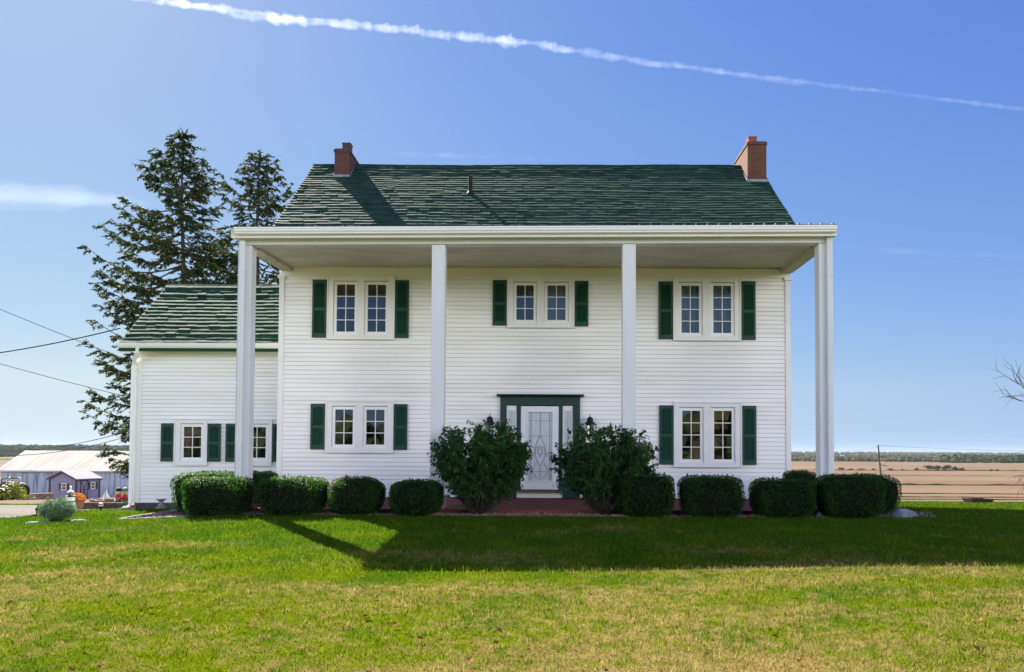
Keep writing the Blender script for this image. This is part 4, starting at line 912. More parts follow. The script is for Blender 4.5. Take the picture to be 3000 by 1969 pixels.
def on(px, py, Y, dz=0):
    p = at(px, py, Y); p.z = gzf(p.x, Y) + dz; return p
M['timber'] = mat('dark_landscape_timber', (.055, .035, .028), (.10, .07, .05), rough=.95, scale=6, bump=.5)
M['bark_pale'] = mat('weathered_log', (.30, .20, .15), (.20, .12, .09), rough=.95, scale=4, bump=.4, stretch=(.5, 3, 3))
M['stone'] = mat('pale_stone', (.28, .255, .23), (.20, .185, .17), rough=.9, scale=6, bump=.5)
M['boulder'] = mat('grey_boulder', (.22, .24, .27), (.12, .14, .16), rough=.85, scale=5, detail=8, bump=.7, bscale=9)
M['white_gloss'] = mat('white_glazed', (.82, .82, .80), rough=.25, spec=.6)
M['terracotta'] = mat('terracotta', (.30, .13, .08), (.22, .10, .06), rough=.85, scale=6)
M['orange'] = mat('orange_blooms', (.62, .18, .012), (.70, .28, .015), rough=.7, scale=12, rand=.35, transl=.2)
M['yel_leaf'] = mat('lime_yellow_leaf', (.24, .26, .015), (.16, .22, .015), rough=.5, scale=5, rand=.3, transl=.35)
M['silver_leaf'] = mat('silver_green_leaf', (.21, .33, .18), (.13, .25, .09), rough=.6, spec=.2, scale=4, rand=.35, transl=.25)
M['red_paint'] = mat('red_paint', (.42, .015, .020), rough=.45); M['green_paint'] = mat('green_paint', (.015, .17, .06), rough=.5)
M['yellow_paint'] = mat('yellow_paint', (.75, .48, .05), rough=.5); M['skin_paint'] = mat('painted_skin', (.55, .32, .20), rough=.6)
M['rust'] = mat('rusty_dark_steel', (.060, .022, .014), (.035, .018, .014), rough=.85, scale=5, bump=.3)

# silver-green bush near the drive
def tuft_bush(name, label, px0, px1, ptop, pbase, Y, leafm, seed, n, size, aspect, wisp=True, group=None):
    r = np.random.default_rng(seed); c = on((px0 + px1) / 2, pbase, Y); w = (at(px1, pbase, Y).x - at(px0, pbase, Y).x) / 2; h = at(px0, ptop, Y).z - c.z
    root = tag(empty(name, c), label, 'bush', group); mb = MB(); P, N, T = [], [], []
    for k in range(int(n / 14)):
        u = r.normal(0, 1, 3); u[2] = abs(u[2]) - .45; u /= np.linalg.norm(u); q = np.array([u[0] * w * .88, u[1] * w * .88, h * (.46 + .50 * u[2])]) * r.uniform(.8, 1.03) 
        q[2] = max(q[2], .06); o = np.array([r.normal(0, .05), r.normal(0, .05), .02]); mid = (o + q) / 2 + np.array([0, 0, .08])
        mb.tube([o, mid, q], [.006, .004, .002], 3, cap=False)
        for _ in range(14):
            t = r.uniform(.45, 1.08); p = (1 - t) ** 2 * o + 2 * t * (1 - t) * mid + t * t * q + r.normal(0, .02, 3); P.append(p); N.append(u)
    mb.build('stem', M['stem'], root); P = np.array(P); V = leaf_quads(P, np.array(N), np.full(len(P), size), aspect, .9, droop=-.5)
    link('foliage', npmesh('foliage', V, quads(len(P)), 4), leafm, root)
tuft_bush('silver_bush', 'round feathery silver-green bush standing alone on the lawn by the drive', 114, 218, 1452, 1533, 15.9, M['silver_leaf'], 51, 9000, .026, .22)
# stones ringing it
for i, (px, lab) in enumerate([(98, 'flat brown edging stone at the left foot of the silver-green bush'), (128, 'dark edging stone under the silver-green bush'), (232, 'pale edging stone at the right foot of the silver-green bush')]):
    c = on(px, 1535, 15.55); mb = MB(); mb.ball((0, 0, .01), .12, 1.5, .6, .35, 9, 5)
    mb.v = [(x + R.uniform(-.012, .012), y + R.uniform(-.012, .012), z) for x, y, z in mb.v]; tag(mb.build('edging_stone', M['stone'] if i == 2 else M['boulder'], None, c), lab, 'stone', 'stones round the silver bush')
# shepherd's hook with a small lantern
c = on(103, 1528, 16.2); t = tag(empty('garden_lantern', c), 'small dark pointed lantern on a thin leaning stake left of the silver bush', 'lantern')
mb = MB(); mb.tube([(0, 0, -.05), (.02, 0, .16), (.05, 0, .34)], .005, 5); mb.build('stake', M['black'], t)
mb = MB(); mb.lathe([(.03, .17), (.052, .26), (.062, .27), (.02, .31), (.008, .36), (.003, .40)], (.05, 0, 0), 6); mb.build('lantern_body', M['black'], t)
mb = MB(); mb.ball((-.01, .0, .14), .03, 1.6, .6, .7, 8, 5); mb.tube([(-.03, 0, .15), (-.10, 0, .12)], [.014, .003], 5); mb.tube([(.02, 0, .15), (.045, 0, .19)], [.012, .008], 5); mb.build('bird_ornament', M['black'], t, smooth=True)

# raised bed of dark timber with its ornaments
TY = 22.4
a, b = on(214, 1490, TY), on(362, 1480, TY)
def timber(name, label, p, q, h, w, m, dz=0.):
    d = (q - p); L = math.hypot(d.x, d.y); mb = MB(); mb.box(0, L, -w / 2, w / 2, -.15, h); o = mb.build(name, m, None, Vector((p.x, p.y, p.z + dz)), math.atan2(d.y, d.x), bevel=.012)
    return tag(o, label, 'timber')
timber('landscape_timber', 'dark timber edging the ornament bed in front of the shed', a, b, .20, .16, M['timber'])
timber('landscape_timber', 'shorter timber running back from the left end of the ornament bed', Vector((a.x + .05, a.y + .1, a.z)), Vector((a.x - .35, a.y + 2.4, gzf(a.x - .3, a.y + 2.4))), .17, .14, M['timber'])
tag(sheet('ornament_bed', np.linspace(a.x, b.x, 8), np.linspace(TY + .05, TY + 3.0, 6), M['gravel'], dz=.10), kind='structure')
p1, p2 = on(76, 1462, 62), on(152, 1455, 64)
timber('fallen_log', 'long pale weathered log lying before the shed', p1, p2, .42, .4, M['bark_pale'])
c = on(70, 1468, 58); mb = MB(); mb.box(-.5, .9, -.1, .1, -.05, .14); tag(mb.build('plank', M['stone'], None, c, .1, bevel=.01), 'short pale plank at the left end of the weathered log', 'plank')
# lighthouse ornament
c = on(206, 1484, 20.8); t = tag(empty('lighthouse_ornament', c), 'small white wooden lighthouse ornament with dark lantern top', 'ornament'); h = at(206, 1430, 20.8).z - c.z
mb = MB(); mb.lathe([(.15, -.03), (.135, .05), (.105, h * .62)], (0, 0, 0), 8); mb.build('tower', M['white_gloss'], t)
mb = MB(); mb.lathe([(.14, h * .62), (.14, h * .66)], (0, 0, 0), 8); mb.lathe([(.112, h * .38), (.122, h * .38), (.118, h * .44), (.108, h * .44)], (0, 0, 0), 8); mb.build('gallery', M['black'], t)
mb = MB(); mb.lathe([(.065, h * .66), (.065, h * .82)], (0, 0, 0), 8); mb.build('lamp_room', M['glass_dark'], t)
mb = MB(); mb.lathe([(.095, h * .82), (.05, h * .9), (.012, h * .94), (.01, h * 1.0)], (0, 0, 0), 8); mb.ball((0, 0, h * 1.04), .03, n=8, k=6); mb.build('cap', M['white_gloss'], t)
# mums in a pot
c = on(226, 1486, 21.6, .04); t = tag(empty('flower_pot', c), 'square terracotta pot of orange mums beside the lighthouse ornament', 'flower pot')
mb = MB(); mb.hexa([(-.10, -.10, 0), (.10, -.10, 0), (.10, .10, 0), (-.10, .10, 0), (-.13, -.13, .22), (.13, -.13, .22), (.13, .13, .22), (-.13, .13, .22)]); mb.box(-.14, .14, -.14, .14, .19, .235); mb.build('pot', M['terracotta'], t)
r = np.random.default_rng(61); u = r.normal(0, 1, (1500, 3)); u[:, 2] = np.abs(u[:, 2]); u /= np.linalg.norm(u, axis=1)[:, None]; P = u * np.array([.26, .24, .17]) * r.uniform(.85, 1.03, (1500, 1)) + np.array([-.05, 0, .25])
link('blooms', npmesh('blooms', leaf_quads(P, u, np.full(1500, .024), .9, .5), quads(1500), 4), M['orange'], t)
P2 = u[:700] * np.array([.23, .21, .13]) * r.uniform(.6, .95, (700, 1)) + np.array([-.05, 0, .24]); link('foliage', npmesh('foliage', leaf_quads(P2, u[:700], np.full(700, .03), .5, .8), quads(700), 4), M['shrub_leaf'], t)
# wooden boat planter with a small white sail
c = on(298, 1478, 23.6, .08); t = tag(empty('boat_planter', c), 'brown wooden boat-shaped planter with a small white sail', 'planter')
mb = MB(); L, n_ = .66, 9; ring = []
for i in range(n_):
    s_ = i / (n_ - 1); x = (s_ - .5) * L; hw_ = .14 * math.sin(math.pi * (.12 + .80 * s_)) ** .6; z1 = .17 + .05 * (2 * s_ - 1) ** 2; ring.append([(x, -hw_, z1), (x, -hw_ * .7, .0), (x, hw_ * .7, .0), (x, hw_, z1)])
vs = [p for q in ring for p in q]; fs = [(4 * i + j, 4 * i + 4 + j, 4 * i + 5 + j, 4 * i + 1 + j) for i in range(n_ - 1) for j in range(3)] + [(0, 1, 2, 3), (4 * n_ - 1, 4 * n_ - 2, 4 * n_ - 3, 4 * n_ - 4)] + [(4 * i + 3, 4 * i + 7, 4 * i + 4, 4 * i) for i in range(n_ - 1)]
mb.add(vs, fs); mb.build('hull', M['terracotta'], t)
mb = MB(); mb.tube([(.10, 0, .1), (.10, 0, .52)], .012, 6); mb.build('mast', M['bark_pale'], t)
mb = MB(); mb.hexa([(.112, -.006, .22), (.25, -.006, .24), (.25, .006, .24), (.112, .006, .22), (.112, -.005, .50), (.12, -.005, .50), (.12, .005, .50), (.112, .005, .50)]); mb.hexa([(.00, -.006, .22), (.088, -.006, .22), (.088, .006, .22), (.00, .006, .22), (.08, -.005, .42), (.088, -.005, .42), (.088, .005, .42), (.08, .005, .42)]); mb.build('sail', M['white_gloss'], t)
mb = MB(); [mb.ball((x, R.uniform(-.03, .03), .19), R.uniform(.03, .055), n=7, k=5) for x in (-.25, -.17, -.1, -.02, .19, .26)]; mb.build('stones', M['stone'], t)
# two painted figures of kneeling children
def figure(label, px, Y, hatm, topm, skm, face, s_=1.0, sk2=None):
    c = on(px, 1480, Y, .06); t = tag(empty('yard_figure', c, face), label, 'ornament', 'painted children ornaments')
    mb = MB(); mb.lathe([(.17 * s_, 0), (.20 * s_, .05 * s_), (.15 * s_, .18 * s_), (.09 * s_, .25 * s_)], (0, 0, 0), 12, 0, 1.25, .75); mb.build('skirt', skm, t, smooth=True)
    mb = MB(); mb.lathe([(.085 * s_, .235 * s_), (.10 * s_, .30 * s_), (.105 * s_, .38 * s_), (.07 * s_, .44 * s_), (.035 * s_, .46 * s_)], (.03 * s_, 0, 0), 12, 0, 1.1, .75)
    for q in (-1, 1): mb.tube([(.02 * s_, q * .085 * s_, .41 * s_), (.12 * s_, q * .11 * s_, .32 * s_), (.24 * s_, q * .06 * s_, .28 * s_)], [.04 * s_, .035 * s_, .028 * s_], 8)
    mb.build('jacket', topm, t, smooth=True)
    mb = MB(); mb.lathe([(.035 * s_, .455 * s_), (.04 * s_, .49 * s_)], (.04 * s_, 0, 0), 8); mb.ball((.05 * s_, 0, .55 * s_), .085 * s_, 1.0, .92, 1.1, 12, 9); mb.ball((.14 * s_, 0, .54 * s_), .016 * s_, n=6, k=5)
    for q in (-1, 1): mb.ball((.265 * s_, q * .055 * s_, .275 * s_), .026 * s_, n=7, k=5)
    mb.build('head', M['skin_paint'], t, smooth=True)
    mb = MB(); mb.lathe([(.10 * s_, .57 * s_), (.105 * s_, .60 * s_), (.095 * s_, .65 * s_), (.05 * s_, .69 * s_), (.005, .70 * s_)], (.035 * s_, 0, 0), 12); mb.build('hat', hatm, t, smooth=True)
    if sk2: mb = MB(); mb.ball((.0, 0, .53 * s_), .095 * s_, .9, 1.05, .95, 10, 8); mb.build('hair', sk2, t, smooth=True)
    mb = MB(); mb.tube([(-.08 * s_, .06 * s_, .05 * s_), (-.2 * s_, .08 * s_, .06 * s_), (-.32 * s_, .08 * s_, .05 * s_)], [.06 * s_, .05 * s_, .04 * s_], 8); mb.tube([(-.08 * s_, -.06 * s_, .05 * s_), (-.2 * s_, -.08 * s_, .06 * s_), (-.32 * s_, -.08 * s_, .05 * s_)], [.06 * s_, .05 * s_, .04 * s_], 8); mb.build('leg', topm, t, smooth=True)
figure('painted child figure with yellow hair, black cap and red jacket', 345, 23.2, M['black'], M['red_paint'], M['green_paint'], 0, .82, M['yellow_paint'])
figure('painted child figure with round green cap and red jacket, right of the yellow-haired one', 369, 22.9, M['green_paint'], M['red_paint'], M['green_paint'], math.pi, .82)
# round white solar light on a stake
c = on(295, 1496, 20.0); t = tag(empty('globe_light', c), 'white globe light on a short dark stake in the grass', 'lamp')
mb = MB(); mb.tube([(0, 0, -.05), (0, 0, .10)], .02, 6); mb.lathe([(.05, .09), (.06, .11)], (0, 0, 0), 8); mb.build('stake', M['black'], t)
mb = MB(); mb.ball((0, 0, .16), .058, n=14, k=10); mb.build('globe', M['white_gloss'], t, smooth=True)
mb = MB(); mb.lathe([(.059, .155), (.062, .158), (.062, .17), (.059, .173)], (0, 0, 0), 14); mb.build('band', M['black'], t)
# birdbath-like urn against the wing wall
c = on(472, 1486, 19.9); t = tag(empty('stone_urn', c), 'small pale concrete urn on a square foot against the wing wall', 'urn')
mb = MB(); mb.box(-.095, .095, -.095, .095, -.03, .05); mb.lathe([(.085, .05), (.075, .10), (.045, .13), (.05, .16)], (0, 0, 0), 10); mb.build('foot', M['stone'], t)
mb = MB(); mb.lathe([(.05, .16), (.06, .19), (.115, .22), (.12, .24), (.10, .24), (.05, .215)], (0, 0, 0), 12); mb.build('bowl', M['stone'], t)
# rocks
def rock(name, label, px, py, Y, w, h, m, seed, cat='rock'):
    r = random.Random(seed); c = on(px, py, Y); bm_ = MB(); bm_.ball((0, 0, h * .25), w / 2, 1, .75, 2 * h / w * .8, 16, 11)
    vs = []
    for x, y, z in bm_.v:
        k = 1 + .10 * math.sin(x * 9 / w + seed) + .08 * math.sin(y * 13 / w + z * 11 / w + seed * 2) + .05 * math.sin(z * 17 / w + x * 15 / w); vs.append((x * k, y * k, z * k))
    bm_.v = vs; return tag(bm_.build(name, m, None, c, smooth=True), label, cat)
rock('boulder', 'grey rounded boulder at the right end of the planting bed', 2646, 1521, 15.3, .48, .165, M['boulder'], 3)
rock('boulder', 'small pale stone against the corner of the wing wall', 372, 1486, 20.0, .28, .09, M['stone'], 5)
rock('boulder', 'small grey stone between the rightmost column and the wide bush', 2400, 1512, 15.2, .18, .09, M['boulder'], 8)
# stone edging strips of the bed's left corner
def strip(label, P, w, h, m):
    mb = MB()
    for (x0, y0), (x1, y1) in zip(P, P[1:]):
        d = Vector((x1 - x0, y1 - y0, 0)); L = d.length; d.normalize(); nn = Vector((-d.y, d.x, 0)) * w / 2; k = max(1, int(L / .4))
        for i in range(k):
            a = Vector((x0, y0, 0)) + d * (L * i / k); b = Vector((x0, y0, 0)) + d * (L * (i + 1) / k - .012); q = [a - nn, b - nn, b + nn, a + nn]; o = R.uniform(-.006, .006)
            mb.hexa([(p.x, p.y, gzf(p.x, p.y) - .05) for p in q] + [(p.x, p.y, gzf(p.x, p.y) + h + o) for p in q])
    return tag(mb.build('bed_edging', m, bevel=.006), label, 'edging')
strip('pale stone edging along the left corner of the pebble bed', [(-6.9, 15.10), (-8.32, 15.36)], .085, .035, M['stone'])
strip('grey stone edging running back along the left side of the pebble bed', [(-8.33, 15.42), (-8.35, 18), (-8.2, 20.0)], .09, .04, M['stone'])
strip('pale stone edging running from the globe light to the wing corner', [(-11.1, 19.9), (-10.75, 20.05)], .1, .03, M['stone'])

# old tractor-like machine at the left edge with a lime plant in a pot before it
c = on(22, 1462, 58); t = tag(empty('garden_tractor', c), 'old dark garden tractor with pale curved fender, cut by the left picture edge', 'tractor')
def wheel(par, x, y, rr, w):
    mb = MB(); prof_ = [(rr * .62, -w / 2), (rr * .95, -w / 2), (rr, -w * .3), (rr, w * .3), (rr * .95, w / 2), (rr * .62, w / 2)]
    mb.lathe(prof_, (0, 0, 0), 20); mb.v = [(x + a, y + c_, rr + b) for a, b, c_ in mb.v]; o = mb.build('wheel', M['black'], par)
    mb = MB(); mb.lathe([(rr * .63, -w * .2), (rr * .63, w * .2)], (0, 0, 0), 20); mb.v = [(x + a, y + c_, rr + b) for a, b, c_ in mb.v]; mb.build('rim', M['rust'], o)
wheel(t, .62, -.5, .62, .35); wheel(t, -.95, -.5, .45, .3); wheel(t, .62, .5, .62, .35); wheel(t, -.95, .5, .45, .3)
mb = MB(); mb.box(-1.5, .5, -.28, .28, .55, 1.05); mb.box(-1.52, -1.46, -.22, .22, .6, 1.0); mb.build('hood', M['metal_dark'], t, bevel=.06)
mb = MB(); mb.prism([(.78 * math.cos(a), .62 + .78 * math.sin(a)) for a in [i * math.pi / 10 + .1 for i in range(10)]] + [(.72 * math.cos(a), .62 + .72 * math.sin(a)) for a in [i * math.pi / 10 + .1 for i in range(10)]][::-1], lambda p: (.35 + p[0] * .9, -.72, p[1]), lambda p: (.35 + p[0] * .9, -.3, p[1])); mb.build('fender', M['stone'], t)
mb = MB(); mb.tube([(-.1, 0, 1.0), (.15, 0, 1.45)], .03, 6); mb.tube([(.15 + .03 * math.cos(a), .2 * math.cos(a * 1), 1.45 + .2 * math.sin(a)) for a in [i * math.pi / 6 for i in range(13)]], .02, 5); mb.tube([(-.4, -.1, 1.0), (-.4, -.1, 1.55), (.9, -.1, 1.60)], .05, 6); mb.build('steering_column', M['metal_dark'], t)
mb = MB(); mb.box(.25, .7, -.22, .22, .95, 1.05); mb.box(.62, .72, -.22, .22, 1.05, 1.35); mb.build('seat', M['black'], t, bevel=.03)
c = on(30, 1463, 52); t = tag(empty('potted_plant', c), 'lime yellow leafy plant in a dark round pot by the old tractor', 'potted plant')
mb = MB(); mb.lathe([(.32, 0), (.42, .75), (.45, .78), (.38, .78)], (-.6, 0, 0), 12); mb.build('pot', M['black'], t)
r = np.random.default_rng(71); u = r.normal(0, 1, (420, 3)); u[:, 2] = np.abs(u[:, 2]) * 1.1; P = u * np.array([.42, .35, .42]) + np.array([.15, 0, .15]); mb = MB(); mb.tube([(.1, 0, 0), (.15, 0, .7)], .03, 5); mb.build('stem', M['stem'], t)
link('foliage', npmesh('foliage', leaf_quads(P, u, np.full(420, .15), .5, .7), quads(420), 4), M['yel_leaf'], t)

# rusty trough on the far lawn edge at the right
p0, p1 = at(2832, 1477, 27.0), at(2898, 1479, 27.0); w_ = p1.x - p0.x; c = on(2865, 1478, 27.0); c.z = at(2865, 1481, 27.0).z
t = tag(empty('steel_trough', c), 'dark rusty trough with flared sides where the lawn meets the field', 'trough'); h = .23
mb = MB(); a_, b_ = w_ / 2, w_ / 2 - .10
mb.hexa([(-b_, -.22, 0), (b_, -.22, 0), (b_, .22, 0), (-b_, .22, 0), (-a_, -.32, h), (a_, -.32, h), (a_, -.30, h), (-a_, -.30, h)]); mb.hexa([(-b_, .20, 0), (b_, .20, 0), (b_, .22, 0), (-b_, .22, 0), (-a_, .30, h), (a_, .30, h), (a_, .32, h), (-a_, .32, h)])
mb.hexa([(-b_, -.22, .002), (-b_ + .02, -.22, .002), (-b_ + .02, .22, .002), (-b_, .22, .002), (-a_ - .001, -.30, h), (-a_ + .02, -.30, h), (-a_ + .02, .30, h), (-a_ - .001, .30, h)]); mb.hexa([(b_ - .02, -.22, .002), (b_, -.22, .002), (b_, .22, .002), (b_ - .02, .22, .002), (a_ - .02, -.30, h), (a_ + .001, -.30, h), (a_ + .001, .30, h), (a_ - .02, .30, h)])
mb.build('basin', M['rust'], t)
mb = MB(); mb.tube([(-a_, -.32, h), (a_, -.32, h), (a_, .32, h), (-a_, .32, h), (-a_, -.32, h)], .014, 6); mb.build('rim', M['rust'], t)

# ------------------------------------------------------------------ bare tree reaching in from the right edge
def bare_tree(label, x, y, seed):
    r = random.Random(seed); z = gzf(x, y); t = tag(empty('bare_tree', (x, y, z)), label, 'tree'); mb = MB(); br = MB()
    mb.tube([(0, 0, -.2), (.03, 0, 1.2), (-.03, .05, 2.2), (.05, 0, 3.2)], [.17, .14, .11, .07], 9)
    def grow(p, d, L, rad, lev):
        pts = [p]; q = p.copy(); dd = d.copy()
        for i in range(5):
            dd = (dd + Vector((r.gauss(0, .16), r.gauss(0, .16), r.gauss(.03 if lev < 2 else .0, .13)))).normalized(); q = q + dd * L / 5; pts.append(q.copy())
            if lev < 4 and i >= 1:
                for _ in range(2 if lev < 3 else 1):
                    if r.random() < .8:
                        ax = Vector((r.gauss(0, 1), r.gauss(0, 1), r.gauss(.1, .8))).normalized(); grow(q.copy(), (dd * .75 + ax * .7).normalized(), L * r.uniform(.42, .66), rad * .55, lev + 1)
        br.tube(pts, [max(rad * (1 - .16 * i), .0035) for i in range(6)], 4 if lev > 1 else 6, 0, cap=False)
    for (zz, dx, dy, dz, L) in [(1.35, -1, -.2, -.05, 2.0), (1.75, -1, .25, .12, 2.1), (2.2, .8, .4, .4, 2.0), (2.6, .6, -.4, .9, 1.7), (3.0, .3, .1, 1, 1.5), (2.4, .4, .9, .6, 1.6)]:
        grow(Vector((0, 0, zz)), Vector((dx, dy, dz)).normalized(), L, .045, 1)
    mb.build('trunk', M['bark'], t, smooth=True); br.build('crown', M['bark'], t)
pb = on(3330, 1500, 21.5); bare_tree('leafless tree whose bare twigs reach in at the right picture edge', pb.x, 21.5, 12)

# ------------------------------------------------------------------ utility pole and wires
M['pole'] = mat('old_pole_wood', (.055, .045, .038), (.09, .075, .06), rough=.95, scale=3, stretch=(4, 4, .4))
M['wire'] = mat('dark_wire', (.015, .015, .017), rough=.6)
PY_ = 150.0; pt_, pb_ = at(2573, 1305, PY_), at(2581, 1400, PY_); zg = gzf(pb_.x, PY_)
t = tag(empty('utility_pole', (pb_.x + .15, PY_, zg)), 'dark slightly leaning utility pole in the field', 'utility pole'); hh = pt_.z - zg; lx_ = pt_.x - pb_.x - .15
mb = MB(); mb.tube([(0, 0, -.5), (lx_, 0, hh)], [.20, .13], 8); mb.build('pole', M['pole'], t)
for k_, (za, zb_, dx) in enumerate([(hh * .745, hh * .705, 1.5), (hh * .515, hh * .475, 1.3)]):
    xa = lx_ * za / hh; mb = MB(); mb.tube([(xa + .1, 0, za), (xa + dx, -.3, zb_)], .07, 5); mb.build('stay_arm', M['pole'], t)
mb = MB(); mb.tube([(lx_ - .45, 0, hh - .25), (lx_ + .35, 0, hh - .02)], .03, 4); mb.tube([(lx_, 0, hh), (lx_, 0, hh + .12)], .06, 6); mb.build('insulator', M['pole'], t)
def wire(label, p, q, sag, rad, group='overhead wires'):
    mb = MB(); k = 28; pts = [p.lerp(q, i / k) - Vector((0, 0, sag * 4 * (i / k) * (1 - i / k))) for i in range(k + 1)]; mb.tube(pts, rad, 5, 0)
    return tag(mb.build('power_line', M['wire']), label, 'wire', group)
tip = Vector((pb_.x + .15 + lx_, PY_, pt_.z))
wire('thin wire running right from the top of the utility pole', tip, at(3300, 1322, 190), .5, .022)
wire('thin wire running left from the utility pole behind the porch column', tip - Vector((0, 0, .3)), at(1900, 1362, 230), 1.2, .022)
wire('thick dark service wire sagging in from the left to the wing roof', at(-150, 1052, 24), at(352, 962, 22.2), .10, .017)
wire('thin wire slanting down from the upper left behind the tall spruce', at(-160, 838, 45), at(700, 1170, 46), .2, .017)
wire('thin wire slanting down below the thick service wire at the left', at(-160, 1020, 47), at(700, 1235, 48), .2, .017)
wire('upper of two level wires just above the barn', at(-200, 1294, 62), at(560, 1200, 44), 1.4, .022)
wire('lower of two level wires just above the barn', at(-200, 1308, 62), at(560, 1215, 44), 1.4, .022)

# ------------------------------------------------------------------ far woods, hedgerow trees
def blob_mesh(cs, rr, seed, hscale=1.0, k1=9, k2=6):
    r = np.random.default_rng(seed); vs = []
    for i in range(k2 + 1):
        th = math.pi * i / k2
        for j in range(k1): ph = 2 * math.pi * (j + .5 * (i % 2)) / k1; vs.append((math.sin(th) * math.cos(ph), math.sin(th) * math.sin(ph), math.cos(th)))
    vs = np.array(vs); fs = np.array([(i * k1 + (j + 1) % k1, i * k1 + j, (i + 1) * k1 + j, (i + 1) * k1 + (j + 1) % k1) for i in range(k2) for j in range(k1)]); n = len(cs)
    V = vs[None] * (1 + r.normal(0, .14, (n, len(vs), 1))) * np.asarray(rr)[:, None, None] * np.array([1, 1, hscale]) + np.asarray(cs)[:, None]
    return V.reshape(-1, 3), (fs[None] + len(vs) * np.arange(n)[:, None, None]).reshape(-1, 4)
def wood_mat(name, stops):
    m, n, l, p = node_mat(name); g = n.new('ShaderNodeNewGeometry'); c = n.new('ShaderNodeValToRGB'); l.new(g.outputs['Random Per Island'], c.inputs[0]); e = c.color_ramp.elements
    for i, s_ in enumerate(stops):
        x = e[i] if i < 2 else e.new(.5); x.color = (*s_, 1)
    for i, x in enumerate(sorted(range(len(e)))): e[i].position = i / (len(e) - 1)
    t = n.new('ShaderNodeNewGeometry'); nz = n.new('ShaderNodeTexNoise'); nz.inputs['Scale'].default_value = .7; l.new(t.outputs['Position'], nz.inputs['Vector']); bp = n.new('ShaderNodeBump'); bp.inputs['Distance'].default_value = 1.5; l.new(nz.outputs['Fac'], bp.inputs['Height']); l.new(bp.outputs[0], p.inputs['Normal'])
    l.new(c.outputs[0], p.inputs['Base Color']); p.inputs['Roughness'].default_value = 1; p.inputs['Specular IOR Level'].default_value = 0; return m
M['wood_green'] = wood_mat('wood_green', [(.030, .055, .020), (.075, .085, .030), (.045, .07, .022)])
M['wood_mixed'] = wood_mat('wood_mixed', [(.045, .06, .03), (.14, .10, .05), (.075, .085, .04)])
def woods(name, label, px0, px1, Y0, Y1, n, rmin, rmax, m, seed, hs=1.0):
    r = np.random.default_rng(seed); Y = r.uniform(Y0, Y1, n); X = (r.uniform(px0, px1, n) - PX) / F * Y; rr = r.uniform(rmin, rmax, n)
    Z = gz(X, Y) + rr * hs * .75; V, Fq = blob_mesh(np.stack([X, Y, Z], -1), rr, seed, hs)
    tag(link(name, npmesh(name, V, Fq, 4), m), label, 'woods', kind='stuff')
woods('woods', 'dark green woods on the rise at the far right', 2755, 3500, 620, 900, 700, 2.2, 3.7, M['wood_green'], 81, 1.05)
woods('woods', 'mixed woods filling the valley right of the house', 1900, 2800, 700, 1200, 1700, 1.6, 2.8, M['wood_mixed'], 82, .9)
woods('woods', 'pale distant tree line along the right horizon', 1900, 3600, 1500, 2800, 1900, 3, 5.5, M['wood_mixed'], 83, .75)
woods('woods', 'wooded hill along the left horizon beyond the barn', -700, 1300, 900, 2300, 2300, 5, 9, M['wood_green'], 84, .8)
# trees behind the photographer, seen only as dark reflections in the ground-floor panes
woods('woods', 'tree belt beyond the front lawn mirrored in the ground-floor windows', 0, 0, 1, 2, 1, .1, .2, M['wood_green'], 85)
o = [q for q in COL.objects if q.get('label', '').startswith('tree belt')][0]
r = np.random.default_rng(86); n_ = 260; X = r.uniform(-34, 30, n_); Y = r.uniform(-34, -27, n_); Z = gz(X, Y) + r.uniform(.5, 6.5, n_); Pn = np.stack([X, Y, Z], -1); k_ = r.random(n_) < (1.2 - (Z + 1) / 8); V, Fq = blob_mesh(Pn[k_], r.uniform(.9, 1.9, k_.sum()), 87)
o.data = npmesh('woods', V, Fq, 4); o.data.materials.append(M['wood_mixed'])
M['tree_leaf'] = mat('hedgerow_leaf', (.035, .06, .018), (.075, .08, .028), rough=.8, spec=.1, scale=.6, rand=.4, transl=.2)
def field_tree(label, px, pyb, pyt, wpx, Y, seed):
    c = on(px, pyb, Y); s_ = Y / F; h = max(1.0, (1322 + (px - PX) * ROLL - pyt) * s_ + CZ - c.z); w = wpx * s_ / 2; r = np.random.default_rng(seed)
    t = tag(empty('field_tree', c), label, 'tree', 'trees along the field hedgerow'); mb = MB(); mb.tube([(0, 0, -.3), (.1, 0, h * .6)], [.18, .08], 6); mb.build('trunk', M['bark'], t)
    k = 9; cc = np.stack([r.uniform(-.6, .6, k) * w, r.uniform(-.6, .6, k) * w, r.uniform(.35, .8, k) * h], -1); cc[0] = (0, 0, h * .72); P, N = [], []
    for c_ in cc:
        u = r.normal(0, 1, (110, 3)); u /= np.linalg.norm(u, axis=1)[:, None]; P.append(c_ + u * np.array([w * .48, w * .48, h * .25]) * r.uniform(.6, 1.05, (110, 1))); N.append(u)
    P, N = np.concatenate(P), np.concatenate(N); link('crown', npmesh('crown', leaf_quads(P, N, np.full(len(P), h * .065), .7, .6), quads(len(P)), 4), M['tree_leaf'], t)
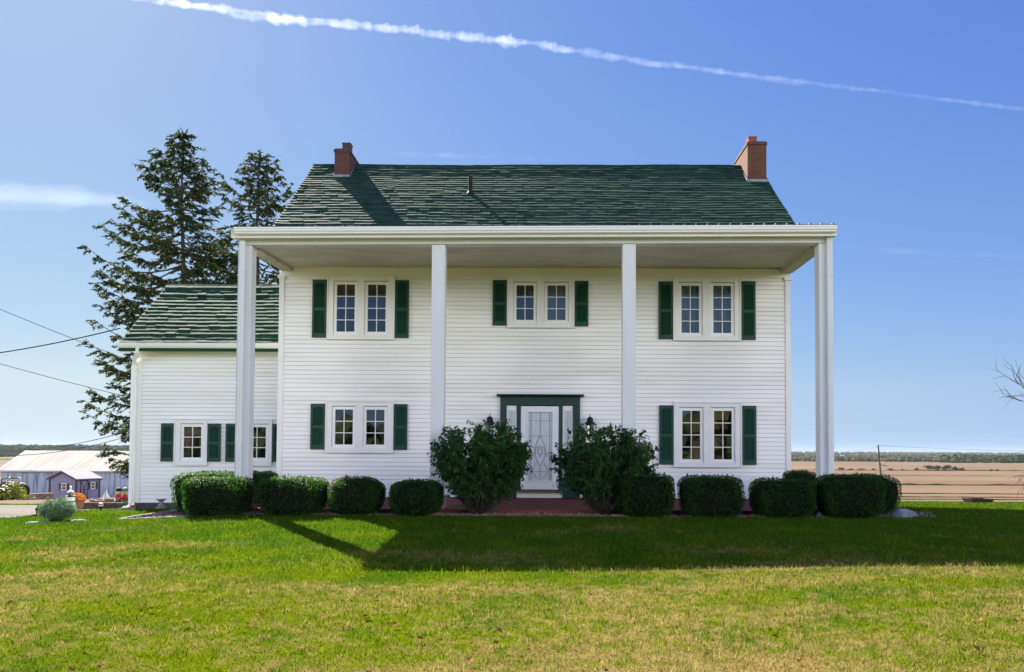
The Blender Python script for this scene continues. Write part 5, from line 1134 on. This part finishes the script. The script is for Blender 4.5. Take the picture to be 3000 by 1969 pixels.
FT = [(2722, 1379, 1362, 34, 'leftmost broad dark tree of the field hedgerow clump'), (2745, 1379, 1362, 26, 'second dark tree of the field hedgerow clump'), (2772, 1378, 1361, 34, 'tallest pointed tree in the field hedgerow clump'), (2798, 1377, 1365, 18, 'small round tree just right of the tallest in the hedgerow clump'), (2816, 1377, 1369, 22, 'lowest dark bush at the right end of the hedgerow clump'),
      (2608, 1381, 1371, 18, 'round dark bush right of the utility pole on the hedgerow line'), (2644, 1380, 1373, 8, 'tiny lone bush between the pole bush and the hedgerow clump'), (2685, 1379, 1370, 12, 'small lone bush just left of the hedgerow clump'), (2560, 1381, 1371, 10, 'small bush just left of the utility pole'),
      (2466, 1382, 1368, 24, 'grey-green bushy tree on the field line right of the porch column'), (2492, 1382, 1371, 18, 'low bush second from the porch column on the field line'), (2522, 1382, 1371, 30, 'wide low bush midway between porch column and utility pole'), (2904, 1377, 1373, 8, 'tiny dark bush alone in the far field'), (2922, 1377, 1374, 12, 'flat dark bush at the right of the lone tiny one in the far field')]
for i, (px, b, tp, w, lab) in enumerate(FT): field_tree(lab, px, b, tp, w, 420, 100 + i)
# hay-coloured grass line under the hedgerow
bank(424, 60, 260, .5, 3.0, 21, 1.5)

# fallen leaves on the lawn
M['dry_leaf'] = mat('dry_leaf', (.24, .075, .022), (.16, .085, .035), rough=.8, spec=.15, scale=20, rand=.5)
lm = []
for v in range(3):
    r = random.Random(200 + v); mb = MB(); k = 9; L = .033
    out = [(L * math.cos(a) * (1 + .25 * math.cos(3 * a + v)), L * .62 * math.sin(a) * (1 + .2 * math.sin(2 * a)), .010 + .016 * abs(math.sin(a + v)) + r.uniform(0, .006)) for a in [2 * math.pi * i / k for i in range(k)]]
    mb.add([(0, 0, .012)] + out, [(0, i + 1, (i + 1) % k + 1) for i in range(k)]); mb.tube([(L, 0, .012), (L * 1.5, .006, .02)], .0016, 4); me = mb.mesh('fallen_leaf'); me.materials.append(M['dry_leaf']); lm.append(me)
r = random.Random(5)
for i in range(170):
    Y = 5.2 + 10.5 * r.random() ** 1.5; X = r.uniform(-.68, .6) * Y
    if in_poly(np.array([X]), np.array([Y]), BED)[0]: continue
    o = bpy.data.objects.new('fallen_leaf', lm[i % 3]); COL.objects.link(o); o.location = (X, Y, gzf(X, Y) + .030); o.rotation_euler = (r.gauss(0, .35), r.gauss(0, .35), r.uniform(0, 6.28)); s_ = r.uniform(.45, 1.05); o.scale = (s_, s_, s_)
    tag(o, 'small dry reddish-brown leaf lying on the mown lawn', 'leaf', 'fallen leaves scattered on the lawn')

# ------------------------------------------------------------------ condensation trails, far up
def vol_mat(name, dens, ani=.55):
    m = bpy.data.materials.new(name); m.use_nodes = True; n, l = m.node_tree.nodes, m.node_tree.links; n.remove(n['Principled BSDF'])
    v = n.new('ShaderNodeVolumePrincipled'); v.inputs['Color'].default_value = (1, 1, 1, 1); v.inputs['Density'].default_value = dens; v.inputs['Anisotropy'].default_value = ani; l.new(v.outputs[0], n['Material Output'].inputs['Volume']); return m
def contrail(label, pts, Y, mat_, seed, puff=.25, flat=1.0, n=220, strands=3):
    """pts: (px, py, half width px); several overlapping ragged streaks of vapour"""
    r = np.random.default_rng(seed); px = np.array([p[0] for p in pts], float); t = np.linspace(px[0], px[-1], n); py = np.interp(t, px, [p[1] for p in pts]); hw_ = np.interp(t, px, [p[2] for p in pts]) * Y / F
    root = tag(empty('contrail', at(t[n // 2], py[n // 2], Y)), label, 'contrail', 'contrails across the sky'); o_ = np.array(root.location)
    def smooth(w):
        k = np.exp(-np.linspace(-2, 2, w) ** 2); x = np.convolve(r.normal(0, 1, n + w), k / np.sqrt((k ** 2).sum()), 'same')[:n]; return x
    k = 12; ar = np.linspace(0, 2 * math.pi, k, endpoint=False)
    for st in range(strands):
        off = (st - (strands - 1) / 2) / max(1, strands) * 1.1; a1, a2, a3, oz_ = smooth(31), smooth(9), smooth(5), smooth(25); V = np.zeros((n, k, 3))
        for i in range(n):
            c = np.array(at(t[i], py[i], Y)) - o_; h = hw_[i]
            rr = h * (.62 if strands > 1 else 1) * (1 + puff * (.55 * a1[i] + .45 * a2[i] + .35 * a3[i]) + puff * r.normal(0, .28, k)); rr = np.maximum(rr, h * .06)
            if i in (0, n - 1): rr = rr * .02
            V[i, :, 0] = c[0] + h * .5 * a3[i] * puff; V[i, :, 1] = c[1] + np.cos(ar) * rr * .8 + h * .3 * a1[i]; V[i, :, 2] = c[2] + np.sin(ar) * rr * flat + h * (off + .25 * oz_[i] * puff)
        i = (np.arange(n - 1)[:, None] * k + np.arange(k)[None]).ravel(); j = (np.arange(n - 1)[:, None] * k + (np.arange(k)[None] + 1) % k).ravel(); Fq = np.stack([i, j, j + k, i + k], -1)
        link('vapour_streak', npmesh('vapour_streak', V.reshape(-1, 3), Fq, 4, smooth=True), mat_, root)
M['trail'] = vol_mat('trail_vapour', .00115); M['trail_faint'] = vol_mat('faint_trail_vapour', .00030); M['trail_wide'] = vol_mat('wide_trail_vapour', .00013)
contrail('long bright contrail slanting down across the top of the sky', [(-200, -125, 13), (390, -8, 13), (800, 52, 13), (1200, 90, 12), (1480, 119, 15), (1700, 152, 11), (2000, 196, 8), (2400, 246, 6), (3000, 320, 6), (3300, 358, 5)], 5200, M['trail'], 1, .75, n=640, strands=3)
contrail('broad hazy contrail at the left behind the spruces', [(-500, 555, 52), (0, 570, 46), (180, 577, 40), (330, 588, 28), (450, 600, 6)], 5200, M['trail_wide'], 2, .22, .9, n=80, strands=4)
contrail('very faint contrail low over the left part of the roof ridge', [(1080, 444, 3), (1250, 452, 9), (1450, 460, 9), (1620, 468, 3)], 5200, M['trail_faint'], 3, .6, .7, n=120, strands=2)
contrail('faint level contrail right of the porch', [(2380, 722, 8), (2480, 727, 12), (2700, 738, 12), (3200, 762, 11)], 5200, M['trail_faint'], 4, .6, .7, n=140, strands=2)

# ------------------------------------------------------------------ thin air haze over the whole scene
m = bpy.data.materials.new('haze_air'); m.use_nodes = True; n, l = m.node_tree.nodes, m.node_tree.links; n.remove(n['Principled BSDF'])
v = n.new('ShaderNodeVolumePrincipled'); v.inputs['Color'].default_value = (.80, .90, 1, 1); v.inputs['Density'].default_value = .00007; l.new(v.outputs[0], n['Material Output'].inputs['Volume'])
mb = MB(); mb.box(-4500, 4500, -4500, 4500, -30, 26); tag(mb.build('haze', m), 'thin pale air haze over the fields', 'haze', kind='stuff')
